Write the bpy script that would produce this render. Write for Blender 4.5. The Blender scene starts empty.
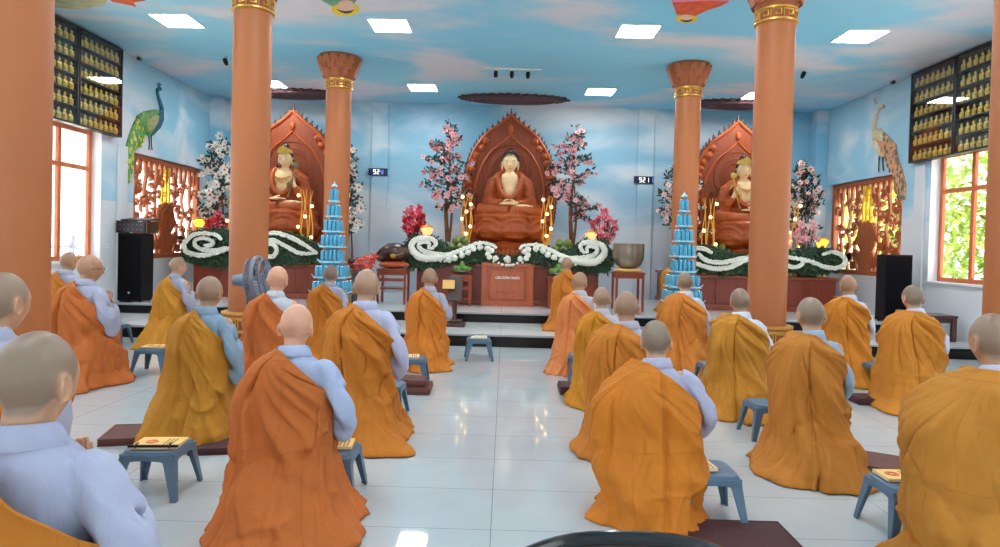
import bpy, bmesh, math, random
import numpy as np
from mathutils import Vector, Matrix

scene = bpy.context.scene
COL = scene.collection
PI = math.pi

# ------------------------------------------------------------------ camera
F_PX = 660.0
CAM_H = 1.57
PITCH, ROLL, YAW = 0.018, 0.0255, 5.0 / 660.0
SHIFT_Y = -0.0165
cam_data = bpy.data.cameras.new('camera')
cam_data.sensor_fit = 'HORIZONTAL'
cam_data.sensor_width = 36.0
cam_data.lens = F_PX / 1000.0 * 36.0
cam_data.shift_y = SHIFT_Y
cam_data.clip_start = 0.05
cam_data.clip_end = 300.0
cam = bpy.data.objects.new('camera', cam_data)
COL.objects.link(cam)
CAM_M = (Matrix.Translation((0, 0, CAM_H)) @ Matrix.Rotation(YAW, 4, 'Z')
         @ Matrix.Rotation(PI / 2 - PITCH, 4, 'X') @ Matrix.Rotation(ROLL, 4, 'Z'))
cam.matrix_world = CAM_M
scene.camera = cam

# ------------------------------------------------------------------ view, world
vs = scene.view_settings
vs.view_transform = 'Standard'
vs.look = 'None'
vs.gamma = 1.0
vs.use_curve_mapping = False
vs.exposure = 0.0
EXPOSURE = 0.28
WORLD_STRENGTH = 2.6
LED_STRENGTH = 42.0
SUN_STRENGTH = 16.0
vs.exposure = EXPOSURE
world = bpy.data.worlds.new('hazy_bright_sky')
scene.world = world
world.use_nodes = True
wn = world.node_tree
bg = wn.nodes['Background']
bg.inputs['Color'].default_value = (0.93, 0.97, 1.0, 1)
bg.inputs['Strength'].default_value = WORLD_STRENGTH
bounce_sun_data = bpy.data.lights.new('bounce_sun', 'SUN')  # added lamp: brightens the ceiling by bounce off the ground outside
bounce_sun_data.energy = SUN_STRENGTH
bounce_sun_data.angle = 0.02
bounce_sun_data.color = (1.0, 0.96, 0.9)
bounce_sun = bpy.data.objects.new('bounce_sun', bounce_sun_data)
COL.objects.link(bounce_sun)
bounce_sun.rotation_euler = (math.radians(-22), 0, 0)
scene.cycles.use_denoising = True
scene.cycles.max_bounces = 10
scene.cycles.diffuse_bounces = 6
scene.cycles.sample_clamp_indirect = 6.0
scene.cycles.caustics_reflective = False
scene.cycles.caustics_refractive = False


# ------------------------------------------------------------------ pixel rays (photograph frame 1000 x 547)
def ray(px, py):
    d = Vector(((px - 500.0) / F_PX, -(py - 273.5 - SHIFT_Y * 1000.0) / F_PX, -1.0))
    return (CAM_M.to_3x3() @ d).normalized()


def at_y(px, py, y):
    d = ray(px, py)
    return Vector((0, 0, CAM_H)) + d * (y / d.y)


def at_x(px, py, x):
    d = ray(px, py)
    return Vector((0, 0, CAM_H)) + d * (x / d.x)


def at_z(px, py, z):
    d = ray(px, py)
    return Vector((0, 0, CAM_H)) + d * ((z - CAM_H) / d.z)


# ------------------------------------------------------------------ materials
def lin(c):
    c = c / 255.0
    return c / 12.92 if c <= 0.04045 else ((c + 0.055) / 1.055) ** 2.4


def rgb(r, g, b):
    return (lin(r), lin(g), lin(b), 1.0)


def node_mat(name):
    m = bpy.data.materials.new(name)
    m.use_nodes = True
    nt = m.node_tree
    return m, nt, nt.nodes['Principled BSDF']


def mat(name, col, rough=0.5, metal=0.0, var=0.0, vscale=6.0, bump=0.0, bscale=40.0, coat=0.0, emit=None, estr=0.0, spec=None, sheen=0.0):
    m, nt, b = node_mat(name)
    b.inputs['Base Color'].default_value = col
    b.inputs['Roughness'].default_value = rough
    b.inputs['Metallic'].default_value = metal
    b.inputs['Coat Weight'].default_value = coat
    b.inputs['Coat Roughness'].default_value = 0.08
    if spec is not None:
        b.inputs['Specular IOR Level'].default_value = spec
    if sheen:
        b.inputs['Sheen Weight'].default_value = sheen
        b.inputs['Sheen Roughness'].default_value = 0.4
    tc = nt.nodes.new('ShaderNodeTexCoord')
    if var > 0:
        n = nt.nodes.new('ShaderNodeTexNoise')
        n.inputs['Scale'].default_value = vscale
        n.inputs['Detail'].default_value = 4
        nt.links.new(tc.outputs['Object'], n.inputs['Vector'])
        r = nt.nodes.new('ShaderNodeMapRange')
        r.inputs['From Min'].default_value = 0.3
        r.inputs['From Max'].default_value = 0.7
        r.inputs['To Min'].default_value = 1 - var
        r.inputs['To Max'].default_value = 1 + var
        nt.links.new(n.outputs['Fac'], r.inputs['Value'])
        h = nt.nodes.new('ShaderNodeHueSaturation')
        h.inputs['Color'].default_value = col
        nt.links.new(r.outputs['Result'], h.inputs['Value'])
        nt.links.new(h.outputs['Color'], b.inputs['Base Color'])
    if bump > 0:
        n = nt.nodes.new('ShaderNodeTexNoise')
        n.inputs['Scale'].default_value = bscale
        n.inputs['Detail'].default_value = 3
        nt.links.new(tc.outputs['Object'], n.inputs['Vector'])
        bp = nt.nodes.new('ShaderNodeBump')
        bp.inputs['Strength'].default_value = bump
        bp.inputs['Distance'].default_value = 0.01
        nt.links.new(n.outputs['Fac'], bp.inputs['Height'])
        nt.links.new(bp.outputs['Normal'], b.inputs['Normal'])
    if emit is not None:
        b.inputs['Emission Color'].default_value = emit
        b.inputs['Emission Strength'].default_value = estr
    return m


def sky_mat(name, blue, deep, cloud, scale, lo=0.42, hi=0.68, stretch=(1, 1, 1), grey_below=None, fade=None):
    """A painted sky mural: blue with soft clouds; GREY_BELOW paints the dado of a side wall light grey."""
    m, nt, b = node_mat(name)
    L = nt.links.new
    tc = nt.nodes.new('ShaderNodeTexCoord')
    mp = nt.nodes.new('ShaderNodeMapping')
    mp.inputs['Scale'].default_value = stretch
    L(tc.outputs['Object'], mp.inputs['Vector'])
    n = nt.nodes.new('ShaderNodeTexNoise')
    n.inputs['Scale'].default_value = scale
    n.inputs['Detail'].default_value = 5
    n.inputs['Roughness'].default_value = 0.52
    n.inputs['Distortion'].default_value = 0.6
    L(mp.outputs['Vector'], n.inputs['Vector'])
    n2 = nt.nodes.new('ShaderNodeTexNoise')
    n2.inputs['Scale'].default_value = scale * 0.45
    n2.inputs['Detail'].default_value = 2
    L(mp.outputs['Vector'], n2.inputs['Vector'])
    r = nt.nodes.new('ShaderNodeMapRange')
    r.interpolation_type = 'SMOOTHSTEP'
    r.inputs['From Min'].default_value = lo
    r.inputs['From Max'].default_value = hi
    L(n.outputs['Fac'], r.inputs['Value'])
    r2 = nt.nodes.new('ShaderNodeMapRange')
    r2.inputs['From Min'].default_value = 0.35
    r2.inputs['From Max'].default_value = 0.65
    L(n2.outputs['Fac'], r2.inputs['Value'])
    mx0 = nt.nodes.new('ShaderNodeMix')
    mx0.data_type = 'RGBA'
    mx0.inputs[6].default_value = deep
    mx0.inputs[7].default_value = blue
    L(r2.outputs['Result'], mx0.inputs[0])
    out = mx0
    sep = nt.nodes.new('ShaderNodeSeparateXYZ')
    L(tc.outputs['Object'], sep.inputs['Vector'])
    if fade is not None:
        rz = nt.nodes.new('ShaderNodeMapRange')
        rz.inputs['From Min'].default_value = fade[0]
        rz.inputs['From Max'].default_value = fade[1]
        L(sep.outputs['Z'], rz.inputs['Value'])
        mxf = nt.nodes.new('ShaderNodeMix')
        mxf.data_type = 'RGBA'
        mxf.inputs[6].default_value = fade[2]
        L(rz.outputs['Result'], mxf.inputs[0])
        L(mx0.outputs[2], mxf.inputs[7])
        out = mxf
    mx = nt.nodes.new('ShaderNodeMix')
    mx.data_type = 'RGBA'
    mx.inputs[7].default_value = cloud
    L(r.outputs['Result'], mx.inputs[0])
    L(out.outputs[2], mx.inputs[6])
    last = mx.outputs[2]
    if grey_below is not None:
        g = nt.nodes.new('ShaderNodeMath')
        g.operation = 'GREATER_THAN'
        g.inputs[1].default_value = grey_below[0]
        L(sep.outputs['Z'], g.inputs[0])
        mg = nt.nodes.new('ShaderNodeMix')
        mg.data_type = 'RGBA'
        mg.inputs[6].default_value = grey_below[1]
        L(g.outputs[0], mg.inputs[0])
        L(last, mg.inputs[7])
        last = mg.outputs[2]
    L(last, b.inputs['Base Color'])
    b.inputs['Roughness'].default_value = 0.55
    return m


def floor_mat(name, tx, ty, ox, oy, base, line, rough):
    m, nt, b = node_mat(name)
    L = nt.links.new
    tc = nt.nodes.new('ShaderNodeTexCoord')
    sep = nt.nodes.new('ShaderNodeSeparateXYZ')
    L(tc.outputs['Object'], sep.inputs['Vector'])

    def grid(out, size, off, half):
        a = nt.nodes.new('ShaderNodeMath'); a.operation = 'SUBTRACT'; a.inputs[1].default_value = off - size * 200.5
        L(out, a.inputs[0])
        w = nt.nodes.new('ShaderNodeMath'); w.operation = 'MODULO'; w.inputs[1].default_value = size
        L(a.outputs[0], w.inputs[0])
        s = nt.nodes.new('ShaderNodeMath'); s.operation = 'SUBTRACT'; s.inputs[1].default_value = size / 2
        L(w.outputs[0], s.inputs[0])
        ab = nt.nodes.new('ShaderNodeMath'); ab.operation = 'ABSOLUTE'
        L(s.outputs[0], ab.inputs[0])
        lt = nt.nodes.new('ShaderNodeMath'); lt.operation = 'LESS_THAN'; lt.inputs[1].default_value = half
        L(ab.outputs[0], lt.inputs[0])
        return lt
    gx = grid(sep.outputs['X'], tx, ox, 0.0022)
    gy = grid(sep.outputs['Y'], ty, oy, 0.0022)
    mxm = nt.nodes.new('ShaderNodeMath'); mxm.operation = 'MAXIMUM'
    L(gx.outputs[0], mxm.inputs[0]); L(gy.outputs[0], mxm.inputs[1])
    n = nt.nodes.new('ShaderNodeTexNoise')
    n.inputs['Scale'].default_value = 2.2; n.inputs['Detail'].default_value = 6; n.inputs['Distortion'].default_value = 1.2
    L(tc.outputs['Object'], n.inputs['Vector'])
    cr = nt.nodes.new('ShaderNodeMapRange')
    cr.inputs['From Min'].default_value = 0.3; cr.inputs['From Max'].default_value = 0.7
    L(n.outputs['Fac'], cr.inputs['Value'])
    mv = nt.nodes.new('ShaderNodeMix'); mv.data_type = 'RGBA'
    mv.inputs[6].default_value = tuple(c * 0.93 for c in base[:3]) + (1,)
    mv.inputs[7].default_value = base
    L(cr.outputs['Result'], mv.inputs[0])
    mg = nt.nodes.new('ShaderNodeMix'); mg.data_type = 'RGBA'
    mg.inputs[7].default_value = line
    L(mv.outputs[2], mg.inputs[6]); L(mxm.outputs[0], mg.inputs[0])
    L(mg.outputs[2], b.inputs['Base Color'])
    b.inputs['Roughness'].default_value = rough
    return m


def wood_mat(name, col, rough=0.4, coat=0.3, scale=3.0):
    m, nt, b = node_mat(name)
    L = nt.links.new
    tc = nt.nodes.new('ShaderNodeTexCoord')
    mp = nt.nodes.new('ShaderNodeMapping')
    mp.inputs['Scale'].default_value = (6, 6, 0.8)
    L(tc.outputs['Object'], mp.inputs['Vector'])
    n = nt.nodes.new('ShaderNodeTexNoise')
    n.inputs['Scale'].default_value = scale; n.inputs['Detail'].default_value = 6; n.inputs['Distortion'].default_value = 1.5
    L(mp.outputs['Vector'], n.inputs['Vector'])
    r = nt.nodes.new('ShaderNodeMapRange')
    r.inputs['From Min'].default_value = 0.3; r.inputs['From Max'].default_value = 0.7
    r.inputs['To Min'].default_value = 0.78; r.inputs['To Max'].default_value = 1.18
    L(n.outputs['Fac'], r.inputs['Value'])
    h = nt.nodes.new('ShaderNodeHueSaturation')
    h.inputs['Color'].default_value = col
    L(r.outputs['Result'], h.inputs['Value'])
    L(h.outputs['Color'], b.inputs['Base Color'])
    b.inputs['Roughness'].default_value = rough
    b.inputs['Coat Weight'].default_value = coat
    b.inputs['Coat Roughness'].default_value = 0.15
    return m


def glass_mat(name, tint=(1, 1, 1, 1), refl_rough=0.02, base=0.05):
    """Thin clear pane: fresnel mix of see-through and mirror."""
    m = bpy.data.materials.new(name)
    m.use_nodes = True
    nt = m.node_tree
    for n in list(nt.nodes):
        nt.nodes.remove(n)
    o = nt.nodes.new('ShaderNodeOutputMaterial')
    t = nt.nodes.new('ShaderNodeBsdfTransparent'); t.inputs['Color'].default_value = tint
    g = nt.nodes.new('ShaderNodeBsdfGlossy'); g.inputs['Roughness'].default_value = refl_rough
    lw = nt.nodes.new('ShaderNodeLayerWeight'); lw.inputs['Blend'].default_value = 0.5
    pw = nt.nodes.new('ShaderNodeMath'); pw.operation = 'POWER'; pw.inputs[1].default_value = 4.0
    f = nt.nodes.new('ShaderNodeMath'); f.operation = 'MULTIPLY_ADD'; f.inputs[1].default_value = 0.9; f.inputs[2].default_value = base
    nt.links.new(lw.outputs['Facing'], pw.inputs[0]); nt.links.new(pw.outputs[0], f.inputs[0])
    mx = nt.nodes.new('ShaderNodeMixShader')
    nt.links.new(f.outputs[0], mx.inputs[0]); nt.links.new(t.outputs[0], mx.inputs[1]); nt.links.new(g.outputs[0], mx.inputs[2])
    nt.links.new(mx.outputs[0], o.inputs['Surface'])
    return m


M = {}
M['column'] = mat('terracotta_paint', rgb(178, 104, 56), 0.5, var=0.03, vscale=2, bump=0.05, bscale=120)
M['capital'] = mat('terracotta_carving', rgb(164, 86, 44), 0.55, var=0.1, vscale=10)
M['gold'] = mat('gold_paint', rgb(224, 176, 86), 0.32, 0.75, var=0.1, vscale=20)
M['gold_soft'] = mat('old_gold', rgb(206, 172, 84), 0.42, 0.35, var=0.12, vscale=30)
M['statuette'] = mat('statuette_gold', rgb(214, 190, 92), 0.4, 0.2)
M['wood_red'] = wood_mat('red_lacquer_wood', rgb(150, 66, 34), 0.35, 0.3)
M['wood_altar'] = wood_mat('altar_wood', rgb(132, 52, 30), 0.38, 0.3)
M['wood_panel'] = wood_mat('altar_panel_wood', rgb(176, 84, 42), 0.4, 0.25)
M['wood_dark'] = wood_mat('dark_wood', rgb(66, 32, 24), 0.35, 0.4)
M['wood_statue'] = wood_mat('statue_wood', rgb(178, 80, 22), 0.5, 0.04, scale=2)
M['wood_halo'] = wood_mat('halo_wood', rgb(136, 58, 18), 0.6, 0.0, scale=2)
M['wood_tip'] = wood_mat('halo_tip_wood', rgb(92, 50, 40), 0.5, 0.1)
M['wood_window'] = wood_mat('window_wood', rgb(196, 104, 58), 0.45, 0.15)
M['wood_screen'] = wood_mat('screen_wood', rgb(172, 92, 48), 0.5, 0.1)
M['yellow'] = mat('yellow_paint', rgb(236, 190, 40), 0.5)
M['black'] = mat('black_plastic', rgb(16, 16, 19), 0.55, spec=0.2)
M['black_gloss'] = mat('black_gloss', rgb(16, 13, 13), 0.12, coat=0.6)
M['black_cloth'] = mat('speaker_cloth', rgb(14, 13, 18), 0.9, bump=0.15, bscale=300, spec=0.1)
M['dark_metal'] = mat('dark_metal', rgb(48, 48, 52), 0.35, 0.6)
M['white_plastic'] = mat('white_plastic', rgb(232, 232, 230), 0.4)
M['plaster'] = mat('white_plaster', rgb(232, 234, 236), 0.6, var=0.02)
M['grey_wall'] = mat('grey_plaster', rgb(214, 218, 222), 0.6, var=0.02)
M['granite'] = mat('black_granite', rgb(18, 14, 15), 0.25, var=0.4, vscale=60, spec=0.25)
M['led'] = mat('led_diffuser', (1, 1, 1, 1), 0.4, emit=(0.97, 0.99, 1.0, 1), estr=LED_STRENGTH)
M['stool'] = mat('slate_blue_plastic', rgb(82, 110, 132), 0.38, var=0.04)
M['mat_brown'] = mat('maroon_cushion', rgb(98, 52, 44), 0.6, var=0.1, bump=0.1, bscale=200)
M['mat_dark'] = mat('dark_maroon_cushion', rgb(70, 34, 38), 0.7, var=0.1, bump=0.15, bscale=200)
M['fan'] = mat('fan_grey', rgb(116, 124, 138), 0.4, 0.3)
M['fan_blade'] = mat('fan_blade', rgb(150, 158, 170), 0.4)
M['can'] = mat('turquoise_can', rgb(84, 166, 198), 0.28, 0.3, var=0.2, vscale=30)
M['can_top'] = mat('can_metal', rgb(196, 208, 214), 0.25, 0.8)
M['tray'] = mat('white_tray', rgb(170, 214, 230), 0.4)
M['leaf'] = mat('dark_leaf', rgb(44, 74, 40), 0.45, var=0.35, vscale=9)
M['leaf_deep'] = mat('garland_leaf', rgb(30, 58, 30), 0.5, var=0.45, vscale=14)
M['leaf_dark'] = mat('tree_leaf', rgb(40, 60, 48), 0.45, var=0.3, vscale=9)
M['bark'] = mat('bark', rgb(120, 78, 52), 0.8, var=0.2, bump=0.4, bscale=30)
M['pink'] = mat('pink_petal', rgb(240, 182, 188), 0.55, var=0.12, vscale=20)
M['pink_white'] = mat('blush_petal', rgb(244, 214, 206), 0.55, var=0.06, vscale=20)
M['white_petal'] = mat('white_petal', rgb(244, 244, 236), 0.55)
M['flower_core'] = mat('blossom_core', rgb(206, 96, 96), 0.6)
M['chrys'] = mat('white_chrysanthemum', rgb(246, 246, 232), 0.65, var=0.05, vscale=60, bump=0.6, bscale=90)
M['red_petal'] = mat('red_petal', rgb(214, 44, 56), 0.5, var=0.2, vscale=20)
M['rose_petal'] = mat('rose_petal', rgb(232, 104, 124), 0.5, var=0.25, vscale=20)
M['fruit'] = mat('green_fruit', rgb(128, 146, 74), 0.45, var=0.2, vscale=12)
M['fruit_green'] = mat('bright_green_fruit', rgb(104, 150, 62), 0.4, var=0.2, vscale=12)
M['cream_skin'] = mat('ivory_paint', rgb(248, 212, 160), 0.45)
M['hair_black'] = mat('black_paint', rgb(34, 24, 24), 0.5)
M['bronze'] = mat('aged_bronze', rgb(150, 138, 122), 0.3, 0.75, var=0.12, vscale=5)
M['orange_cloth'] = mat('orange_brocade', rgb(196, 92, 44), 0.6, var=0.3, vscale=40)
M['lamp_warm'] = mat('warm_bulb', (1, 0.8, 0.5, 1), 0.4, emit=(1.0, 0.66, 0.28, 1), estr=4.0)
M['lotus_orange'] = mat('lotus_glow', rgb(250, 170, 110), 0.4, emit=(1.0, 0.42, 0.16, 1), estr=1.3)
M['lotus_yellow'] = mat('lotus_glow_yellow', rgb(250, 210, 60), 0.4, emit=(1.0, 0.62, 0.05, 1), estr=1.4)
M['gilt_wire'] = mat('gilt_wire', rgb(220, 160, 60), 0.35, 0.6, emit=(1.0, 0.5, 0.1, 1), estr=0.12)
M['glass'] = glass_mat('clear_glass', base=0.035)
M['glass_vase'] = glass_mat('vase_glass', (0.8, 0.86, 0.9, 1), 0.03)
M['cabinet_dark'] = mat('cabinet_black', rgb(30, 25, 26), 0.4)
M['cabinet_back'] = mat('cabinet_brown', rgb(52, 38, 28), 0.55, var=0.15, vscale=8)
M['screen_blue'] = mat('led_board', rgb(12, 24, 66), 0.25)
M['digit_white'] = mat('led_digit_white', (1, 1, 1, 1), 0.4, emit=(0.95, 0.97, 1, 1), estr=1.0)
M['digit_blue'] = mat('led_digit_blue', rgb(90, 130, 240), 0.4, emit=(0.25, 0.42, 1, 1), estr=0.7)
M['letter_white'] = mat('white_lettering', rgb(250, 244, 240), 0.5)
M['book_cover'] = mat('sutra_cover', rgb(238, 190, 106), 0.55, var=0.05)
M['book_cover_pale'] = mat('sutra_cover_pale', rgb(240, 206, 160), 0.55, var=0.05)
M['book_paper'] = mat('book_paper', rgb(236, 226, 200), 0.7)
M['emblem'] = mat('emblem_pink', rgb(220, 120, 96), 0.6)
M['ink'] = mat('brown_ink', rgb(110, 70, 40), 0.6)
M['olive'] = mat('olive_relief', rgb(196, 186, 130), 0.6, var=0.2)
M['peacock_green'] = mat('peacock_green', rgb(92, 146, 70), 0.55, var=0.4, vscale=14)
M['peacock_blue'] = mat('peacock_teal', rgb(36, 100, 116), 0.5, var=0.2, vscale=10)
M['peacock_cream'] = mat('peacock_cream', rgb(214, 196, 166), 0.6, var=0.2, vscale=14)
M['peacock_tan'] = mat('peacock_tan', rgb(206, 150, 110), 0.6, var=0.35, vscale=16)
M['peacock_spot'] = mat('feather_spot', rgb(206, 200, 90), 0.6)
M['peacock_spot_blue'] = mat('feather_spot_blue', rgb(120, 110, 90), 0.6)
M['canopy'] = mat('canopy_red', rgb(98, 66, 70), 0.7, var=0.4, vscale=12)
M['canopy_edge'] = mat('canopy_fringe', rgb(74, 48, 56), 0.7, var=0.3, vscale=20)
M['robe_red'] = mat('mural_red', rgb(226, 92, 52), 0.6, var=0.2, vscale=8)
M['robe_pink'] = mat('mural_pink', rgb(236, 140, 180), 0.6, var=0.15)
M['robe_green'] = mat('mural_green', rgb(112, 170, 140), 0.6, var=0.15)
M['face_mural'] = mat('mural_skin', rgb(242, 200, 176), 0.6)
M['halo_yellow'] = mat('mural_yellow', rgb(246, 214, 70), 0.6)
M['cloud_mural'] = mat('mural_cloud_tan', rgb(186, 184, 150), 0.7, var=0.25, vscale=5)
M['foliage_out'] = mat('garden_foliage', rgb(150, 180, 70), 0.6, var=0.4, vscale=2)
M['ground_out'] = mat('garden_ground', rgb(214, 212, 204), 0.8)
M['rail'] = mat('rail_grey', rgb(150, 156, 164), 0.5)
M['ceiling'] = sky_mat('painted_sky_ceiling', rgb(160, 226, 250), rgb(134, 212, 244), rgb(230, 230, 240), 0.42, 0.42, 0.62, (0.7, 1.4, 1))
M['sky_side'] = sky_mat('painted_sky_side', rgb(166, 208, 226), rgb(140, 194, 216), rgb(222, 226, 232), 0.6, 0.42, 0.66, (1, 0.8, 1.3), (2.18, rgb(214, 218, 222)))
M['sky_back'] = sky_mat('painted_sky_back', rgb(140, 192, 214), rgb(118, 178, 206), rgb(216, 224, 230), 0.55, 0.42, 0.66, (0.6, 1, 1.6), None, (1.0, 3.6, rgb(190, 208, 222)))
M['floor'] = floor_mat('polished_floor_tile', 1.2, 0.6, -0.04, 4.21, rgb(188, 195, 196), rgb(122, 128, 130), 0.045)
M['tread'] = floor_mat('platform_tile', 1.2, 1.5, -0.04, 10.1, rgb(220, 222, 220), rgb(160, 164, 166), 0.1)


# ------------------------------------------------------------------ mesh building
class MB:
    """Collects shapes, then links them as one mesh object."""
    def __init__(self):
        self.v, self.f, self.n = [], [], 0

    def add(self, verts, faces, T=None):
        verts = np.asarray(verts, dtype=float).reshape(-1, 3)
        if T is not None:
            T = np.array(T)
            verts = verts @ T[:3, :3].T + T[:3, 3]
        k = self.n
        self.v.append(verts)
        self.f.extend([tuple(i + k for i in fc) for fc in faces])
        self.n += len(verts)
        return self

    def box(self, c, s, T=None):
        x, y, z = s[0] / 2, s[1] / 2, s[2] / 2
        v = [(-x, -y, -z), (x, -y, -z), (x, y, -z), (-x, y, -z), (-x, -y, z), (x, -y, z), (x, y, z), (-x, y, z)]
        v = [(a + c[0], b + c[1], d + c[2]) for a, b, d in v]
        return self.add(v, [(3, 2, 1, 0), (4, 5, 6, 7), (0, 1, 5, 4), (1, 2, 6, 5), (2, 3, 7, 6), (3, 0, 4, 7)], T)

    def box2(self, a, b, T=None):
        return self.box([(a[i] + b[i]) / 2 for i in range(3)], [abs(b[i] - a[i]) for i in range(3)], T)

    def loft(self, rings, cap=True, closed=True, T=None):
        rings = np.asarray(rings, dtype=float)
        nr, m = rings.shape[:2]
        f = []
        for i in range(nr - 1):
            for j in range(m if closed else m - 1):
                j2 = (j + 1) % m
                f.append((i * m + j, i * m + j2, (i + 1) * m + j2, (i + 1) * m + j))
        if cap and closed:
            f.append(tuple(range(m - 1, -1, -1)))
            f.append(tuple((nr - 1) * m + j for j in range(m)))
        return self.add(rings.reshape(-1, 3), f, T)

    def lathe(self, prof, seg=24, c=(0, 0, 0), cap=True, T=None, squash=(1, 1)):
        a = np.linspace(0, 2 * PI, seg, endpoint=False)
        rings = [np.stack([r * np.cos(a) * squash[0] + c[0], r * np.sin(a) * squash[1] + c[1], np.full(seg, z + c[2])], 1) for r, z in prof]
        return self.loft(rings, cap, True, T)

    def tube(self, pts, rad, seg=8, cap=True, T=None, flat=None):
        """Tube along a path; FLAT = (w, h, normal) gives a ribbon section with its width across the path."""
        pts = np.asarray(pts, dtype=float)
        n = len(pts)
        rad = np.full(n, rad) if np.isscalar(rad) else np.asarray(rad, dtype=float)
        tan = np.gradient(pts, axis=0)
        tan /= np.linalg.norm(tan, axis=1)[:, None] + 1e-12
        up = np.array((0.0, 0.0, 1.0)) if flat is None else np.array(flat, dtype=float)
        if flat is None and abs(tan[0] @ up) > 0.9:
            up = np.array((1.0, 0.0, 0.0))
        rings = []
        a = np.linspace(0, 2 * PI, seg, endpoint=False) + (PI / seg if flat is not None else 0)
        u = up - tan[0] * (up @ tan[0])
        for i in range(n):
            if flat is not None:
                u = up
            else:
                u = u - tan[i] * (u @ tan[i])
            u = u / (np.linalg.norm(u) + 1e-12)
            w = np.cross(tan[i], u)
            w = w / (np.linalg.norm(w) + 1e-12)
            rings.append(pts[i] + rad[i] * (np.cos(a)[:, None] * w + np.sin(a)[:, None] * u))
        return self.loft(rings, cap, True, T)

    def ribbon(self, pts, width, normal, depth):
        """A bar of rectangular section along a path lying in a plane with the given normal."""
        pts = np.asarray(pts, dtype=float)
        n = len(pts)
        width = np.full(n, width) if np.isscalar(width) else np.asarray(width, dtype=float)
        nn = np.array(normal, dtype=float)
        tan = np.gradient(pts, axis=0)
        tan /= np.linalg.norm(tan, axis=1)[:, None] + 1e-12
        w = np.cross(nn, tan)
        w /= np.linalg.norm(w, axis=1)[:, None] + 1e-12
        hw = (width / 2)[:, None]
        a, b = pts - w * hw, pts + w * hw
        d = nn * depth / 2
        rings = np.stack([a - d, b - d, b + d, a + d], 1)
        return self.loft(rings)

    def ell(self, c, r, nu=16, nv=10, T=None, R=None):
        v = np.linspace(-PI / 2, PI / 2, nv + 1)[1:-1]
        u = np.linspace(0, 2 * PI, nu, endpoint=False)
        pts = [(0, 0, -1)]
        for b in v:
            for a in u:
                pts.append((math.cos(b) * math.cos(a), math.cos(b) * math.sin(a), math.sin(b)))
        pts.append((0, 0, 1))
        pts = np.array(pts) * np.array(r)
        if R is not None:
            pts = pts @ np.array(R.to_3x3() if hasattr(R, 'to_3x3') else R).T
        pts = pts + np.array(c)
        f = [(0, 1 + (j + 1) % nu, 1 + j) for j in range(nu)]
        nr = len(v)
        for i in range(nr - 1):
            for j in range(nu):
                j2 = (j + 1) % nu
                f.append((1 + i * nu + j, 1 + i * nu + j2, 1 + (i + 1) * nu + j2, 1 + (i + 1) * nu + j))
        top = 1 + nr * nu
        f += [(top, 1 + (nr - 1) * nu + j, 1 + (nr - 1) * nu + (j + 1) % nu) for j in range(nu)]
        return self.add(pts, f, T)

    def prism(self, outline, d, T=None):
        """Outline in the XZ plane, extruded from y = -d/2 to d/2."""
        o = np.asarray(outline, dtype=float)
        m = len(o)
        a = np.stack([o[:, 0], np.full(m, -d / 2), o[:, 1]], 1)
        b = a + np.array((0, d, 0))
        f = [tuple(range(m)), tuple(range(2 * m - 1, m - 1, -1))]
        f += [(j, j + m, (j + 1) % m + m, (j + 1) % m) for j in range(m)]
        return self.add(np.concatenate([a, b]), f, T)

    def mesh(self, name, m=None, smooth=35):
        me = bpy.data.meshes.new(name)
        v = np.concatenate(self.v) if self.v else np.zeros((0, 3))
        me.from_pydata(v.tolist(), [], self.f)
        if m is not None:
            me.materials.append(m)
        finish(me, smooth)
        return me

    def build(self, name, m, parent=None, smooth=35, bevel=0.0, loc=None):
        o = link(name, self.mesh(name, m, smooth), parent)
        if bevel:
            add_bevel(o, bevel)
        if loc is not None:
            o.location = loc
        return o


def finish(me, smooth=35):
    bm = bmesh.new()
    bm.from_mesh(me)
    bmesh.ops.recalc_face_normals(bm, faces=bm.faces)
    bm.to_mesh(me)
    bm.free()
    if smooth:
        me.polygons.foreach_set('use_smooth', [True] * len(me.polygons))
        if smooth < 180:
            me.set_sharp_from_angle(angle=math.radians(smooth))
    me.update()


def link(name, data, parent=None):
    o = bpy.data.objects.new(name, data)
    COL.objects.link(o)
    if parent is not None:
        o.parent = parent
    return o


def add_bevel(o, w, seg=2):
    b = o.modifiers.new('bevel', 'BEVEL')
    b.width = w
    b.segments = seg
    b.limit_method = 'ANGLE'
    b.angle_limit = math.radians(40)


def tag(o, label, cat, group=None, kind=None):
    if label:
        o['label'] = label
    if cat:
        o['category'] = cat
    if group:
        o['group'] = group
    if kind:
        o['kind'] = kind
    return o


def thing(name, label, cat, loc=(0, 0, 0), rz=0.0, group=None):
    o = bpy.data.objects.new(name, None)
    o.empty_display_size = 0.1
    COL.objects.link(o)
    o.location = loc
    o.rotation_euler = (0, 0, rz)
    return tag(o, label, cat, group)


def struct(o, label=None):
    o['kind'] = 'structure'
    if label:
        o['label'] = label
    return o


def dup(src, loc, rz, label, cat=None, group=None, scale=None):
    """A copy of a thing with copies of its parts and sub-parts (mesh data shared)."""
    r = src.copy()
    COL.objects.link(r)
    r.location = loc
    r.rotation_euler = (0, 0, rz)
    if scale is not None:
        r.scale = scale
    tag(r, label, cat, group)

    def kids(a, b):
        for ch in a.children:
            c = ch.copy()
            COL.objects.link(c)
            c.parent = b
            kids(ch, c)
    kids(src, r)
    return r


def smoothstep(a, b, x):
    t = np.clip((np.asarray(x, dtype=float) - a) / (b - a), 0, 1)
    return t * t * (3 - 2 * t)


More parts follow.
